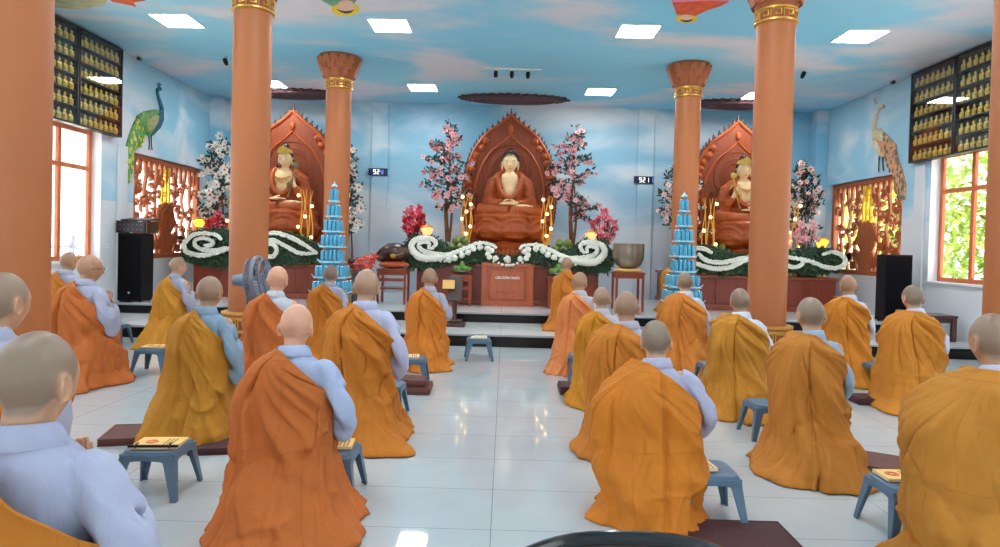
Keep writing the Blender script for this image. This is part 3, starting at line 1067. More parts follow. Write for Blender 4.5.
def kasaya_mesh(P, seed, res):
    nt, nz = res
    t1 = np.linspace(-PI, PI, nt + 1)[:-1]
    zz = np.linspace(0, 1, nz) ** 0.92 * 0.985 + 0.004
    T, Z = np.meshgrid(t1, zz)
    t, z = T.ravel(), Z.ravel()
    x, y = robe_profile(t, z, P, 0.012)
    # local outward direction
    e = 1e-3
    x2, y2 = robe_profile(t + e, z, P, 0.012)
    tx, ty = x2 - x, y2 - y
    l = np.hypot(tx, ty) + 1e-9
    nx, ny = ty / l, -tx / l
    flip = np.sign(nx * x + ny * (y + 0.05))
    nx, ny = nx * flip, ny * flip
    s = t * 0.30
    q = np.stack([s * 3, z * 3], 1)
    warp = vnoise(q + 7.3, seed) * 0.5 + vnoise(q * 2.1, seed + 1) * 0.25
    # folds fanning from the left shoulder, over the back to the right hip
    al = np.arctan2(s + 0.26, 1.03 - z)
    di = np.hypot(s + 0.26, 1.03 - z)
    fo = P['fold']
    calm = smoothstep(0.05, 0.42, di)
    fo = fo * (0.5 + 0.5 * np.abs(np.cos(t)))
    D = fo * 0.066 * rn(np.stack([al * P['nf'] * 1.05 + warp * 0.3, di * 0.8], 1), seed + 10, 2.6) * calm
    D = D + fo * 0.026 * rn(np.stack([al * P['nf'] * 2.6 + warp * 0.6, di * 1.7], 1), seed + 11, 2.2) * calm
    # sharp narrow creases between the folds
    cr1 = np.clip(1 - np.abs(vnoise(np.stack([al * P['nf'] * 1.3 + warp * 0.25 + 4.7, di * 0.7], 1), seed + 20)) * 7, 0, 1)
    cr2 = np.clip(1 - np.abs(vnoise(np.stack([t * 1.7 + warp * 0.4 + 2.2, z * 1.3], 1), seed + 21)) * 8, 0, 1)
    D = D - 0.020 * cr1 * calm - 0.018 * cr2 * smoothstep(0.85, 0.5, z)
    # sagging folds across the right side
    sag = z * 5.2 - 1.5 * (t - 0.7) ** 2 + warp * 0.5
    D = D + fo * 0.034 * rn(np.stack([sag, t * 0.9], 1), seed + 12, 2.4) * np.exp(-((t - 0.75) / 0.8) ** 2) * smoothstep(0.1, 0.3, z) * smoothstep(0.97, 0.75, z)
    # free end of the cloth hanging down the left of the back
    te = P['edge'] + 0.10 * vnoise(np.stack([z * 2.2, z * 0 + seed], 1), seed + 3) + P['eslope'] * (0.95 - z)
    D = D + 0.026 * smoothstep(te + 0.03, te - 0.008, t) * smoothstep(-2.6, -2.2, t) * smoothstep(0.99, 0.9, z)
    D = D - 0.016 * np.exp(-((t - te - 0.055) / 0.045) ** 2) * smoothstep(0.95, 0.85, z)
    # long upright pleats low down, pooling at the hem
    ps = t * 2.6 + warp * 0.5
    D = D + fo * 0.052 * rn(np.stack([ps, z * 1.1], 1), seed + 13, 2.4) * smoothstep(0.7, 0.08, z)
    D = D + fo * 0.020 * rn(np.stack([ps * 2.3 + 5, z * 2.0], 1), seed + 14, 2.2) * smoothstep(0.75, 0.15, z)
    # slumped rolls where the cloth meets the floor
    D = D + fo * 0.014 * rn(np.stack([z * 9 + warp * 1.2 + 0.5 * np.sin(t * 1.7 + seed), t * 0.8], 1), seed + 15, 2.2) * smoothstep(0.4, 0.2, z) * smoothstep(0.02, 0.1, z)
    D = D + 0.018 * vnoise(np.stack([s * 4, z * 3.4], 1), seed + 5) + 0.006 * vnoise(np.stack([s * 11, z * 9], 1), seed + 6)
    hem = smoothstep(0.10, 0.0, z)
    D = D + hem * (0.05 * vnoise(np.stack([t * 2.2, t * 0 + 3.1], 1), seed + 7) + 0.02)
    for td, ln in P.get('tails', ()):
        D = D + ln * np.exp(-((t - td) / 0.22) ** 2) * smoothstep(0.16, 0.0, z)
    x, y = x + nx * D, y + ny * D
    z = z + 0.018 * smoothstep(0.25, 0.05, z) * (vnoise(np.stack([t * 5, t * 0], 1), seed + 8) * 0.5 + 0.5) * smoothstep(0.0, 0.02, z)
    me_v = np.stack([x, y, z], 1)
    fa = []
    for i in range(nz - 1):
        for j in range(nt):
            j2 = (j + 1) % nt
            fa.append((i * nt + j, i * nt + j2, (i + 1) * nt + j2, (i + 1) * nt + j))
    me = bpy.data.meshes.new('outer_robe')
    me.from_pydata(me_v.tolist(), [], fa)
    uvl = me.uv_layers.new(name='UVMap')
    li = np.empty(len(me.loops), dtype=np.int64)
    me.loops.foreach_get('vertex_index', li)
    uu, vv = s[li], z[li]
    us = uu.reshape(-1, 4)
    wrap = (us.max(1) - us.min(1)) > 1.0
    us[wrap] = np.where(us[wrap] < 0, us[wrap] + 2 * PI * 0.30, us[wrap])
    uvl.data.foreach_set('uv', np.stack([us.ravel(), vv], 1).ravel())
    # the diagonal top edge: from the left of the neck down under the right arm
    bm = bmesh.new()
    bm.from_mesh(me)
    k = P['diag']
    no = Vector((k, 0.3, 1.0)).normalized()
    bmesh.ops.bisect_plane(bm, geom=bm.verts[:] + bm.edges[:] + bm.faces[:], plane_co=(-0.05, -0.06, P['top']), plane_no=no, clear_outer=True)
    bmesh.ops.recalc_face_normals(bm, faces=bm.faces)
    bm.to_mesh(me)
    bm.free()
    me.polygons.foreach_set('use_smooth', [True] * len(me.polygons))
    me.materials.append(M['kasaya'])
    return me


def robe_mesh(P, seed, voxel):
    """Lavender under-robe: body, standing collar and the wide right sleeve in one surface."""
    b = MB()
    nt = 48
    t = np.linspace(-PI, PI, nt + 1)[:-1]
    rings = []
    for z in np.linspace(0.2, 0.985, 34):
        x, y = robe_profile(t, np.full(nt, z), P, -0.016)
        rings.append(np.stack([x, y, np.full(nt, z)], 1))
    b.loft(rings)
    # collar
    a = np.linspace(0, 2 * PI, 40, endpoint=False)
    cr = []
    for r, z in ((0.088, 0.945), (0.078, 0.985), (0.074, 1.0), (0.066, 1.01), (0.060, 1.0), (0.058, 0.95)):
        tilt = -0.075 * smoothstep(0.0, 0.08, r * np.sin(a) + 0.02) - 0.01 * np.sin(a)
        cr.append(np.stack([r * np.cos(a), 0.022 + r * np.sin(a) * 1.02, z + tilt], 1))
    b.loft(cr)
    # sleeves: sections stand upright across the arm; cloth hangs below the forearm
    drop = P['drop']
    for side in ((1, -1) if P.get('both') else (1,)):
        pth = [(0.150, 0.0, 0.945, 0.80, 0.065), (0.205, -0.015, 0.925, 0.74, 0.07), (0.255, -0.03, 0.86, 0.66, 0.072), (0.280, -0.035, 0.78, 0.60 - drop * 0.4, 0.07),
               (0.285, 0.0, 0.735, 0.57 - drop * 0.9, 0.062), (0.265, 0.07, 0.73, 0.56 - drop, 0.055), (0.20, 0.16, 0.75, 0.60 - drop * 0.8, 0.05), (0.10, 0.215, 0.77, 0.64 - drop * 0.5, 0.042)]
        pth = catmull(pth, 26)
        c = pth[:, :2].copy()
        c[:, 0] = c[:, 0] * P['wr'] * P.get('arm', 0.94) * (1 if side > 0 else -1)
        tan = np.gradient(c, axis=0)
        tan /= np.linalg.norm(tan, axis=1)[:, None] + 1e-9
        nrm = np.stack([-tan[:, 1], tan[:, 0]], 1)
        al = np.linspace(0, 2 * PI, 26, endpoint=False)
        rs = []
        for i in range(len(pth)):
            zt, zb, w = pth[i, 2:5]
            zc, h = (zt + zb) / 2, (zt - zb) / 2
            hz = np.sin(al)
            wv = w * (1 + 0.25 * (hz < 0) * -hz)
            rs.append(np.stack([c[i, 0] + nrm[i, 0] * wv * np.cos(al), c[i, 1] + nrm[i, 1] * wv * np.cos(al), zc + h * hz], 1))
        b.loft(rs)
    me = remesh(b, voxel, 5, 0.5)
    co, no = coords(me), normals(me)
    # drapery: creases running from the shoulder down the sleeve, soft rumples elsewhere
    th = np.arctan2(co[:, 0], -co[:, 1])
    al = np.arctan2(np.abs(co[:, 0]) - 0.07, 1.0 - co[:, 2])
    di = np.hypot(np.abs(co[:, 0]) - 0.07, 1.0 - co[:, 2])
    w = vnoise(co * 5, seed)
    d = 0.013 * ridge(al * 3.4 + w * 0.35 + seed * 0.3, 1.8) * smoothstep(0.08, 0.3, di) * (0.6 + 0.4 * vnoise(co * 3, seed + 1))
    d = d + 0.008 * vnoise(co * 7, seed + 2) + 0.003 * vnoise(co * 18, seed + 3)
    d = d * smoothstep(1.0, 0.93, co[:, 2])
    set_coords(me, co + no * d[:, None])
    me.name = 'under_robe'
    me.materials.append(M['robe'])
    return me


def collar_mesh():
    """Folded band standing round the neck, lower at the throat."""
    a = np.linspace(0, 2 * PI, 56, endpoint=False)
    rs = []
    for r, z in ((0.094, 0.945), (0.106, 0.945), (0.109, 0.955), (0.096, 0.988), (0.087, 1.006), (0.081, 1.009), (0.076, 1.0), (0.078, 0.95)):
        dip = -0.085 * smoothstep(0.0, 0.08, r * np.sin(a) + 0.02) - 0.012 * np.sin(a)
        rs.append(np.stack([r * np.cos(a), 0.016 + r * np.sin(a) * 1.0, z + dip + 0.004 * np.cos(a)], 1))
    return MB().loft(rs, cap=False).mesh('collar', M['robe'], 60)


BODY = {}


def body_mesh(kind):
    if kind not in BODY:
        yaw, nod = {'straight': (0, 0.05), 'right': (-0.42, 0.05), 'left': (0.4, 0.05), 'slight': (-0.2, 0.05), 'bowed': (0, 0.35)}[kind]
        BODY[kind] = make_body_mesh('person', yaw, nod)
    return BODY[kind]


SEED = [11]
BASE_P = dict(wl=1.0, wr=1.0, spl=0.0, spr=0.0, spb=0.0, fold=1.0, nf=3.0, edge=-0.45, eslope=0.0, top=0.985, diag=0.85, drop=0.10)
LAV, BLUE, PALE = rgb(170, 172, 192), rgb(142, 168, 188), rgb(192, 190, 198)
OR_DEEP, OR, OR_GOLD, GOLD, OR_LIGHT = rgb(206, 114, 46), rgb(222, 130, 42), rgb(212, 130, 38), rgb(212, 146, 42), rgb(238, 146, 76)
SKIN, SKIN_PINK, SKIN_TAN = rgb(214, 164, 128), rgb(230, 172, 140), rgb(196, 146, 110)


def monk(px, ytop, Y, label, height=None, z0=0.0, yaw=0.0, lean=0.0, head='straight', cloth=OR, under=LAV, skin=SKIN, stubble=0.7, near=False, width=1.0, **kw):
    """A kneeling monk whose crown shows at pixel (px, ytop) at depth Y."""
    top = at_y(px, ytop, Y)
    h = (top.z - z0) if height is None else height
    S = h / 1.25
    P = dict(BASE_P)
    P.update(kw)
    SEED[0] += 17
    seed = P.pop('seed', SEED[0])
    p = link('person', body_mesh(head))
    tag(p, label, 'person')
    p.color = (skin[0] * 0.9, skin[1] * 0.86, skin[2] * 0.84, stubble)
    Rz = Matrix.Rotation(yaw, 4, 'Z')
    hd = Rz @ Vector((0, 0.045 * S, 0))
    hl = Rz @ Vector((0, lean * 1.13 * S, 0))
    shear = Matrix.Identity(4)
    shear[1][2] = lean
    base = Matrix.Translation((top.x - hd.x - hl.x, top.y - hd.y - hl.y, z0)) @ Rz
    p.matrix_world = base @ Matrix.Diagonal((S, S, S, 1))
    if lean:
        # bend the body itself forward; the mesh is copied for this figure
        me = p.data.copy()
        c = coords(me)
        c[:, 1] += lean * c[:, 2]
        set_coords(me, c)
        p.data = me
    wid = Matrix.Diagonal((width, 1, 1, 1))
    k = kasaya_mesh(P, seed, (220, 150) if near else (140, 96))
    r = robe_mesh(P, seed, 0.009 if near else 0.014)
    for nm, me, col in (('under_robe', r, under), ('outer_robe', k, cloth), ('collar', collar_mesh(), under)):
        c = coords(me)
        c[:, 0] *= width
        c[:, 1] += lean * c[:, 2]
        c[:, 2] = np.maximum(c[:, 2], 0.003)
        set_coords(me, c)
        o = link(nm, me, p)
        o.color = col if nm != 'outer_robe' else (col[0] * 0.82, col[1] * 0.80, col[2] * 1.0, 1)
        o['label'] = ({'under_robe': 'plain under robe with wide sleeve', 'outer_robe': 'orange outer robe over the left shoulder', 'collar': 'folded standing collar of the under robe'}[nm])
        if nm == 'outer_robe':
            sm = o.modifiers.new('cloth', 'SOLIDIFY')
            sm.thickness = 0.009
            sm.offset = 1.0
            sm.use_rim = True
    return p


monk(37, 331, 1.85, 'person in the bottom left corner, large shaved head and broad lavender shoulder', yaw=0.1, cloth=OR_GOLD, under=rgb(178, 180, 202), stubble=0.75, near=True, top=0.925, diag=0.75, drop=0.16, wl=1.22, wr=1.08, head='slight')
monk(3, 272, 3.2, 'person half cut off by the left edge of the photo, lavender shoulder', yaw=-0.18, head='straight', cloth=OR_GOLD, stubble=0.75)
monk(69, 252, 9.2, 'person kneeling by the left window behind the monk with glasses', yaw=-0.2, cloth=OR_GOLD, skin=SKIN_TAN, stubble=0.3)
P_GLASSES = monk(90, 255, 7.0, 'person with glasses and orange robe trailing on the floor by the window', yaw=-0.22, head='right', cloth=OR_DEEP, skin=SKIN_TAN, stubble=0.15, near=True, tails=((0.75, 0.08),), spr=0.0)
monk(178, 257, 9.5, 'person in golden robe kneeling before the left altar, right of the black speaker', yaw=-0.25, head='right', cloth=GOLD, stubble=0.6, width=0.86)
monk(210, 276, 5.27, 'person in golden robe and sky blue under robe kneeling beside a stool', yaw=-0.1, cloth=GOLD, under=BLUE, skin=SKIN_TAN, stubble=0.6, near=True, spl=0.0, spr=0.0, drop=0.16, width=0.92)
monk(278, 266, 6.6, 'person in orange robe just right of the grey pedestal fan', cloth=OR_DEEP, under=rgb(196, 200, 208), skin=SKIN_PINK, stubble=0.1, yaw=-0.1, width=0.92)
monk(297, 303, 3.75, 'person with smooth pink bald head in a large copper orange robe, left foreground', height=1.205, cloth=OR_DEEP, under=rgb(172, 184, 212), skin=SKIN_PINK, stubble=0.06, near=True, wl=1.12, wr=1.14, spl=-0.03, spr=0.04, spb=0.02, edge=-0.75, tails=((1.15, 0.07),), drop=0.12, nf=2.6)
monk(331, 265, 9.0, 'person in golden robe kneeling in front of the left tower of cans', cloth=OR_GOLD, stubble=0.8, skin=SKIN_TAN, width=0.95)
monk(367, 269, 5.35, 'person in golden orange robe beside the stool with a pale book, left of the aisle', cloth=OR_GOLD, under=rgb(186, 188, 214), stubble=0.5, near=True, spr=0.0, tails=((0.85, 0.16),), drop=0.14)
monk(430, 268, 8.5, 'person in bright orange robe beside the wooden reading stand', cloth=rgb(222, 134, 40), skin=SKIN_TAN, stubble=0.45, near=True, width=0.92, tails=((0.9, 0.04),), spr=-0.04, drop=-0.02)
monk(567, 257, 11.1, 'person in orange robe kneeling up on the lower platform step', z0=P1Z, cloth=rgb(206, 126, 36), under=OR_GOLD, skin=SKIN_TAN, stubble=0.4, width=0.82, tails=((-0.9, 0.12),), top=1.0, diag=0.5, spl=0.04)
monk(580, 272, 8.5, 'person in light peach orange robe at the right of the aisle', cloth=OR_LIGHT, under=PALE, skin=SKIN_TAN, stubble=0.35, near=True, tails=((-0.8, 0.07),), yaw=-0.15, head='right', width=0.95)
monk(602, 287, 6.8, 'person in golden robe right behind the one in peach orange', cloth=rgb(216, 142, 32), under=PALE, stubble=0.6, width=0.92, yaw=-0.1)
monk(627, 291, 5.25, 'person in orange robe with mauve collar, partly behind the large foreground monk', cloth=rgb(216, 134, 42), under=rgb(182, 176, 192), skin=SKIN_TAN, stubble=0.55, near=True, wl=0.98)
monk(656, 320, 3.95, 'person in vivid orange robe with grey stubble, right of the aisle in the foreground', cloth=rgb(220, 132, 34), under=rgb(176, 176, 200), stubble=0.85, near=True, wl=1.4, wr=1.2, edge=-0.12, eslope=0.12, nf=2.4, drop=0.08, spl=-0.19, spr=-0.09, spb=-0.12, top=0.97, diag=0.8)
monk(685, 272, 8.45, 'person in orange robe kneeling in front of the right tower of cans', cloth=rgb(222, 138, 48), under=rgb(214, 216, 226), stubble=0.75, near=True, fold=1.2, width=0.95)
monk(740, 288, 6.5, 'person in golden robe just left of the right column pedestal', cloth=rgb(208, 142, 42), under=rgb(206, 212, 228), skin=SKIN_TAN, stubble=0.8, near=True)
monk(811, 297, 4.85, 'person in amber robe with sky blue shoulder beside the folded maroon mats', cloth=rgb(206, 132, 44), under=rgb(160, 188, 210), stubble=0.8, near=True, spl=0.06, spr=0.03, width=0.86)
monk(848, 275, 8.3, 'person in orange robe kneeling before the right altar, left of the speaker', cloth=rgb(222, 142, 40), under=rgb(206, 208, 220), skin=SKIN_TAN, stubble=0.35, width=0.88, yaw=-0.1)
monk(913, 285, 6.9, 'person in orange robe in front of the black speaker at right', cloth=rgb(216, 140, 42), under=rgb(204, 200, 222), stubble=0.85, near=True, wl=1.0, drop=0.1, top=1.0, diag=0.6)
monk(994, 313, 3.3, 'person in ochre robe cut off by the right edge of the photo', cloth=rgb(204, 136, 44), under=rgb(186, 184, 204), skin=SKIN_TAN, stubble=0.7, near=True, wl=1.3, spl=-0.12, edge=-0.05, nf=2.4, top=1.01, diag=0.35)
monk(673, 256, 12.75, 'person in yellow robe kneeling behind the right tower of cans', z0=P2Z, cloth=rgb(214, 150, 36), under=rgb(204, 176, 90), stubble=0.6, width=0.8)

# eyeglasses of the monk by the window
g = MB()
for s in (-1, 1):
    a = np.linspace(0, 2 * PI, 18)
    g.tube(np.stack([0.033 * s + 0.022 * np.cos(a), np.full(18, 0.095), 0.0 + 0.016 * np.sin(a)], 1), 0.0022, 5)
    g.tube([(0.055 * s, 0.094, 0.003), (0.075 * s, 0.07, 0.004), (0.086 * s, 0.0, 0.0), (0.084 * s, -0.02, -0.008)], 0.002, 5)
g.tube([(-0.011, 0.096, 0.002), (0, 0.1, 0.005), (0.011, 0.096, 0.002)], 0.002, 5)
o = g.build('glasses', M['dark_metal'], P_GLASSES)
o.matrix_local = Matrix.Translation((0, 0.045, 1.114)) @ Matrix.Rotation(-0.42, 4, 'Z') @ Matrix.Scale(1.15, 4)
o['label'] = 'dark rimmed glasses'


# ------------------------------------------------------------------ altars
def altar(name_label, x0, x1, y0, y1, z1, plinth, panels):
    root = thing('altar', name_label, 'altar', ((x0 + x1) / 2, (y0 + y1) / 2, P2Z))
    w, d, h = x1 - x0, y1 - y0, z1 - P2Z
    MB().box((0, 0, h / 2), (w - 0.08, d - 0.08, h)).build('carcass', M['wood_altar'], root, smooth=0)
    tp = MB().box((0, 0, h - 0.03), (w, d, 0.06)).box((0, 0, 0.05), (w - 0.02, d - 0.02, 0.1))
    tp.build('moulding', M['wood_red'], root, smooth=0, bevel=0.012)
    pw = (w - 0.2) / panels
    for i in range(panels):
        xc = -w / 2 + 0.1 + pw * (i + 0.5)
        p = MB().box((xc, -d / 2 + 0.04, h / 2 + 0.02), (pw - 0.03, 0.03, h - 0.2))
        p.build('front_panel', M['wood_altar'], root, smooth=0, bevel=0.008)
    pw_, pd_, pz_ = plinth
    MB().box((0, d / 2 - pd_ / 2, h + (pz_ - z1) / 2), (pw_, pd_, pz_ - z1)).build('plinth', M['wood_red'], root, smooth=0, bevel=0.015)
    return root


CXM = 0.06
AY = 13.1
ALTAR = altar('wide wooden altar under the central seated statue, dressed with a white flower garland', CXM - 1.85, CXM + 1.85, AY, 15.6, 1.2, (3.3, 1.8, 1.55), 5)
# protruding centre panel with lettering
pw, ph = 1.02, 0.84
pp = MB().box((0, 0.05, ph / 2), (pw, 0.16, ph)).build('centre_board', M['wood_panel'], ALTAR, smooth=0, bevel=0.012)
pp.location = (0, AY - 0.13 - ALTAR.location.y, 0)
pp['label'] = 'orange brown carved centre board with white lettering'
fr = MB()
for (a, b, c, d) in ((-pw / 2, 0, pw / 2, 0.08), (-pw / 2, ph - 0.08, pw / 2, ph), (-pw / 2, 0.08, -pw / 2 + 0.1, ph - 0.08), (pw / 2 - 0.1, 0.08, pw / 2, ph - 0.08)):
    fr.box2((a, -0.06, b), (c, -0.03, d))
for (a, b, c, d) in ((-0.36, 0.13, 0.36, 0.15), (-0.36, 0.69, 0.36, 0.71), (-0.36, 0.15, -0.34, 0.69), (0.34, 0.15, 0.36, 0.69)):
    fr.box2((a, -0.05, b), (c, -0.03, d))
fr.build('frame_moulding', M['wood_panel'], pp, smooth=0, bevel=0.006)
lo = MB()
for i in range(9):
    a = (i - 4) * 0.3
    T = Matrix.Translation((0, -0.034 - 0.0021 * (4 - abs(i - 4)) - 0.0007 * (i % 2), 0.3)) @ Matrix.Rotation(-a, 4, 'Y')
    lo.prism([(-0.03, 0.02), (0, 0), (0.03, 0.02), (0.036, 0.09), (0, 0.16), (-0.036, 0.09)], 0.02, T)
lo.tube([(-0.2, -0.036, 0.28), (0, -0.04, 0.25), (0.2, -0.036, 0.28)], 0.012, 6)
lo.build('lotus_carving', M['wood_panel'], pp, smooth=30)
tc = bpy.data.curves.new('lettering', 'FONT')
tc.body = 'CÚNG DƯỜNG TAM BẢO'
tc.align_x = 'CENTER'
tc.size = 0.066
tc.offset = 0.0016
tc.extrude = 0.003
tc.materials.append(M['letter_white'])
tmp = link('lettering_source', tc)
lme = bpy.data.meshes.new_from_object(tmp.evaluated_get(bpy.context.evaluated_depsgraph_get()))
bpy.data.objects.remove(tmp)
to = link('lettering', lme, pp)
to.location = (0, -0.036, 0.53)
to.scale = (0.62, 1.0, 1.0)
to.rotation_euler = (PI / 2, 0, 0)
to['label'] = 'white raised lettering'

altar('wooden altar at the left under the crowned statue beside the left carved screen', -6.35, -3.62, 13.3, 15.6, 1.08, (2.4, 1.6, 1.52), 5)
altar('wooden altar at the right under the crowned statue beside the right carved screen', 3.55, 6.72, 13.3, 15.6, 1.08, (2.4, 1.6, 1.52), 5)


# ------------------------------------------------------------------ seated statues before flame haloes
def halo_width(h):
    return np.interp(h, [0, 0.25, 0.6, 1.1, 1.5, 1.8, 2.05, 2.26, 2.45, 2.57, 2.68, 2.8, 2.95], [0.80, 0.9, 0.99, 1.03, 1.01, 0.95, 0.87, 0.75, 0.61, 0.48, 0.31, 0.16, 0.0])


def halo_outline(k, h0=0.0, top=2.95):
    hs = np.concatenate([np.linspace(h0, 2.2, 20), np.linspace(2.25, 2.95, 12)])
    r = [(halo_width(h) * k, h * (top / 2.95)) for h in hs]
    return r[:-1] + [(0.0, r[-1][1])] + [(-x, z) for x, z in r[-2::-1]]


def make_halo(label, loc):
    root = thing('halo', label, 'halo', loc)
    MB().prism(halo_outline(1.0), 0.12).build('backing', M['wood_halo'], root, smooth=30)
    rim = MB()
    o = np.array(halo_outline(0.985))
    path = np.stack([o[:, 0], np.full(len(o), -0.07), o[:, 1]], 1)
    rim.tube(path, 0.035, 6)
    p2 = np.array(halo_outline(0.76, 0.0, 2.5))
    rim.tube(np.stack([p2[:, 0], np.full(len(p2), -0.07), p2[:, 1]], 1), 0.022, 6)
    # rosettes between the two mouldings
    for h in np.linspace(0.12, 2.35, 15):
        w = halo_width(h) * 0.885 if h < 2.1 else halo_width(h) * 0.82
        for s in (-1, 1):
            c = (s * w, -0.07, h)
            rim.ell(c, (0.07, 0.05, 0.07), 10, 6)
            for k in range(6):
                a = k * PI / 3
                rim.ell((c[0] + 0.055 * math.cos(a), -0.075, h + 0.055 * math.sin(a)), (0.03, 0.03, 0.03), 8, 5)
    rim.ell((0, -0.08, 2.62), (0.06, 0.05, 0.1), 10, 8)
    rim.build('carved_border', M['wood_statue'], root, smooth=40)
    inn = MB()
    for r in (0.3, 0.38, 0.52):
        a = np.linspace(0, 2 * PI, 49)
        inn.tube(np.stack([r * np.cos(a), np.full(49, -0.065), 1.72 + r * 1.05 * np.sin(a)], 1), 0.012, 6)
    rr = random.Random(4)
    for i in range(14):
        s = -1 if i % 2 else 1
        x, z = s * rr.uniform(0.35, 0.66), rr.uniform(0.2, 1.5)
        th = np.linspace(0, 4.5, 18)
        q = 0.012 * th + 0.01
        inn.tube(np.stack([x + s * q * np.cos(th) * 1.4, np.full(18, -0.062), z + q * np.sin(th) * 2.0], 1), 0.012, 5)
    inn.build('inner_carving', M['wood_halo'], root, smooth=40)
    tips = MB()
    hs = np.concatenate([np.linspace(0.15, 2.2, 20), np.linspace(2.28, 2.9, 8)])
    for h in hs:
        w = halo_width(h)
        dw = (halo_width(h + 0.02) - halo_width(h - 0.02)) / 0.04
        for s in (-1, 1):
            ang = math.atan2(1, -dw * 1.0)
            tilt = -s * (0.55 if h < 1.3 else 0.35)
            T = Matrix.Translation((s * w * 0.985, -0.01, h - 0.02)) @ Matrix.Rotation(-tilt * 1.1, 4, 'Y')
            tips.prism([(-0.05, 0), (0.05, 0), (0.045, 0.05), (0.015, 0.09), (0.01, 0.15), (-0.015, 0.1), (-0.045, 0.06)], 0.07, T)
    tips.prism([(-0.05, 2.9), (0.05, 2.9), (0.02, 3.0), (0.0, 3.12), (-0.02, 3.0)], 0.07)
    tips.build('flame_tip', M['wood_tip'], root, smooth=30)['label'] = 'dark flame shaped edge'
    return root


def statue_body(raise_side):
    b = MB()
    b.ell((0, 0.0, 1.12), (0.31, 0.22, 0.48), 24, 16)
    b.ell((0, 0.02, 0.82), (0.36, 0.27, 0.22), 24, 16)
    for s in (-1, 1):
        b.tube([(0.06 * s, 0, 1.53), (0.22 * s, 0, 1.47), (0.35 * s, 0.0, 1.36)], [0.11, 0.13, 0.13], 14)
        b.ell((0.36 * s, 0, 1.34), (0.14, 0.14, 0.15))
        b.tube([(0.37 * s, 0, 1.34), (0.43 * s, -0.02, 1.14), (0.44 * s, -0.05, 0.97)], [0.13, 0.13, 0.14], 14)
        b.ell((0.44 * s, -0.08, 0.93), (0.15, 0.18, 0.17))
        if s != raise_side:
            b.tube([(0.44 * s, -0.08, 0.95), (0.32 * s, -0.26, 0.92), (0.16 * s, -0.36, 0.91)], [0.13, 0.11, 0.075], 14)
        else:
            b.tube([(0.44 * s, -0.08, 0.97), (0.38 * s, -0.24, 1.08), (0.3 * s, -0.3, 1.18)], [0.13, 0.1, 0.07], 14)
        b.tube([(0.18 * s, -0.02, 0.8), (0.42 * s, -0.14, 0.79), (0.64 * s, -0.24, 0.77)], [0.18, 0.17, 0.13], 14)
        b.tube([(0.64 * s, -0.24, 0.76), (0.34 * s, -0.42, 0.75), (0.02 * s, -0.47, 0.75)], [0.125, 0.12, 0.09], 14)
    b.ell((0, -0.16, 0.73), (0.6, 0.36, 0.1), 24, 10)
    me = remesh(b, 0.017, 4, 0.5)
    co, no = coords(me), normals(me)
    u = co[:, 2] * 9 + 5.5 * co[:, 0] ** 2 - co[:, 1] * 3
    d = 0.016 * ridge(u + 0.35 * vnoise(co * 5, 5), 1.5) * (0.55 + 0.45 * vnoise(co * 3, 6))
    set_coords(me, co + no * d[:, None])
    me.name = 'robe'
    me.materials.append(M['wood_statue'])
    return me


def seat_mesh():
    """Draped pedestal: swags of carved cloth hanging over a lotus seat."""
    b = MB()
    n = 144
    a = np.linspace(0, 2 * PI, n, endpoint=False)
    rings = []
    for z in np.linspace(0.14, 0.72, 40):
        u = (z - 0.14) / 0.58
        base = np.interp(u, [0, 0.12, 0.3, 0.6, 0.85, 1.0], [0.50, 0.66, 0.72, 0.66, 0.70, 0.60])
        sw = np.abs(np.sin(a * 3.5))
        folds = 0.03 * ridge(u * 3.6 - 0.9 * sw + 0.4, 1.4) + 0.06 * (sw ** 0.5 - 0.6) * smoothstep(0.9, 0.25, u)
        r = base + folds
        rings.append(np.stack([r * np.cos(a) * 1.06, r * np.sin(a) * 0.72 - 0.1, np.full(n, z) - 0.05 * sw * smoothstep(0.5, 0.0, u)], 1))
    b.loft(rings)
    b.lathe([(0.5, 0.0), (0.52, 0.05), (0.45, 0.1), (0.44, 0.16)], 48, (0, -0.1, 0), True, None, (1.06, 0.72))
    return b.mesh('drapery', M['wood_statue'], 50)


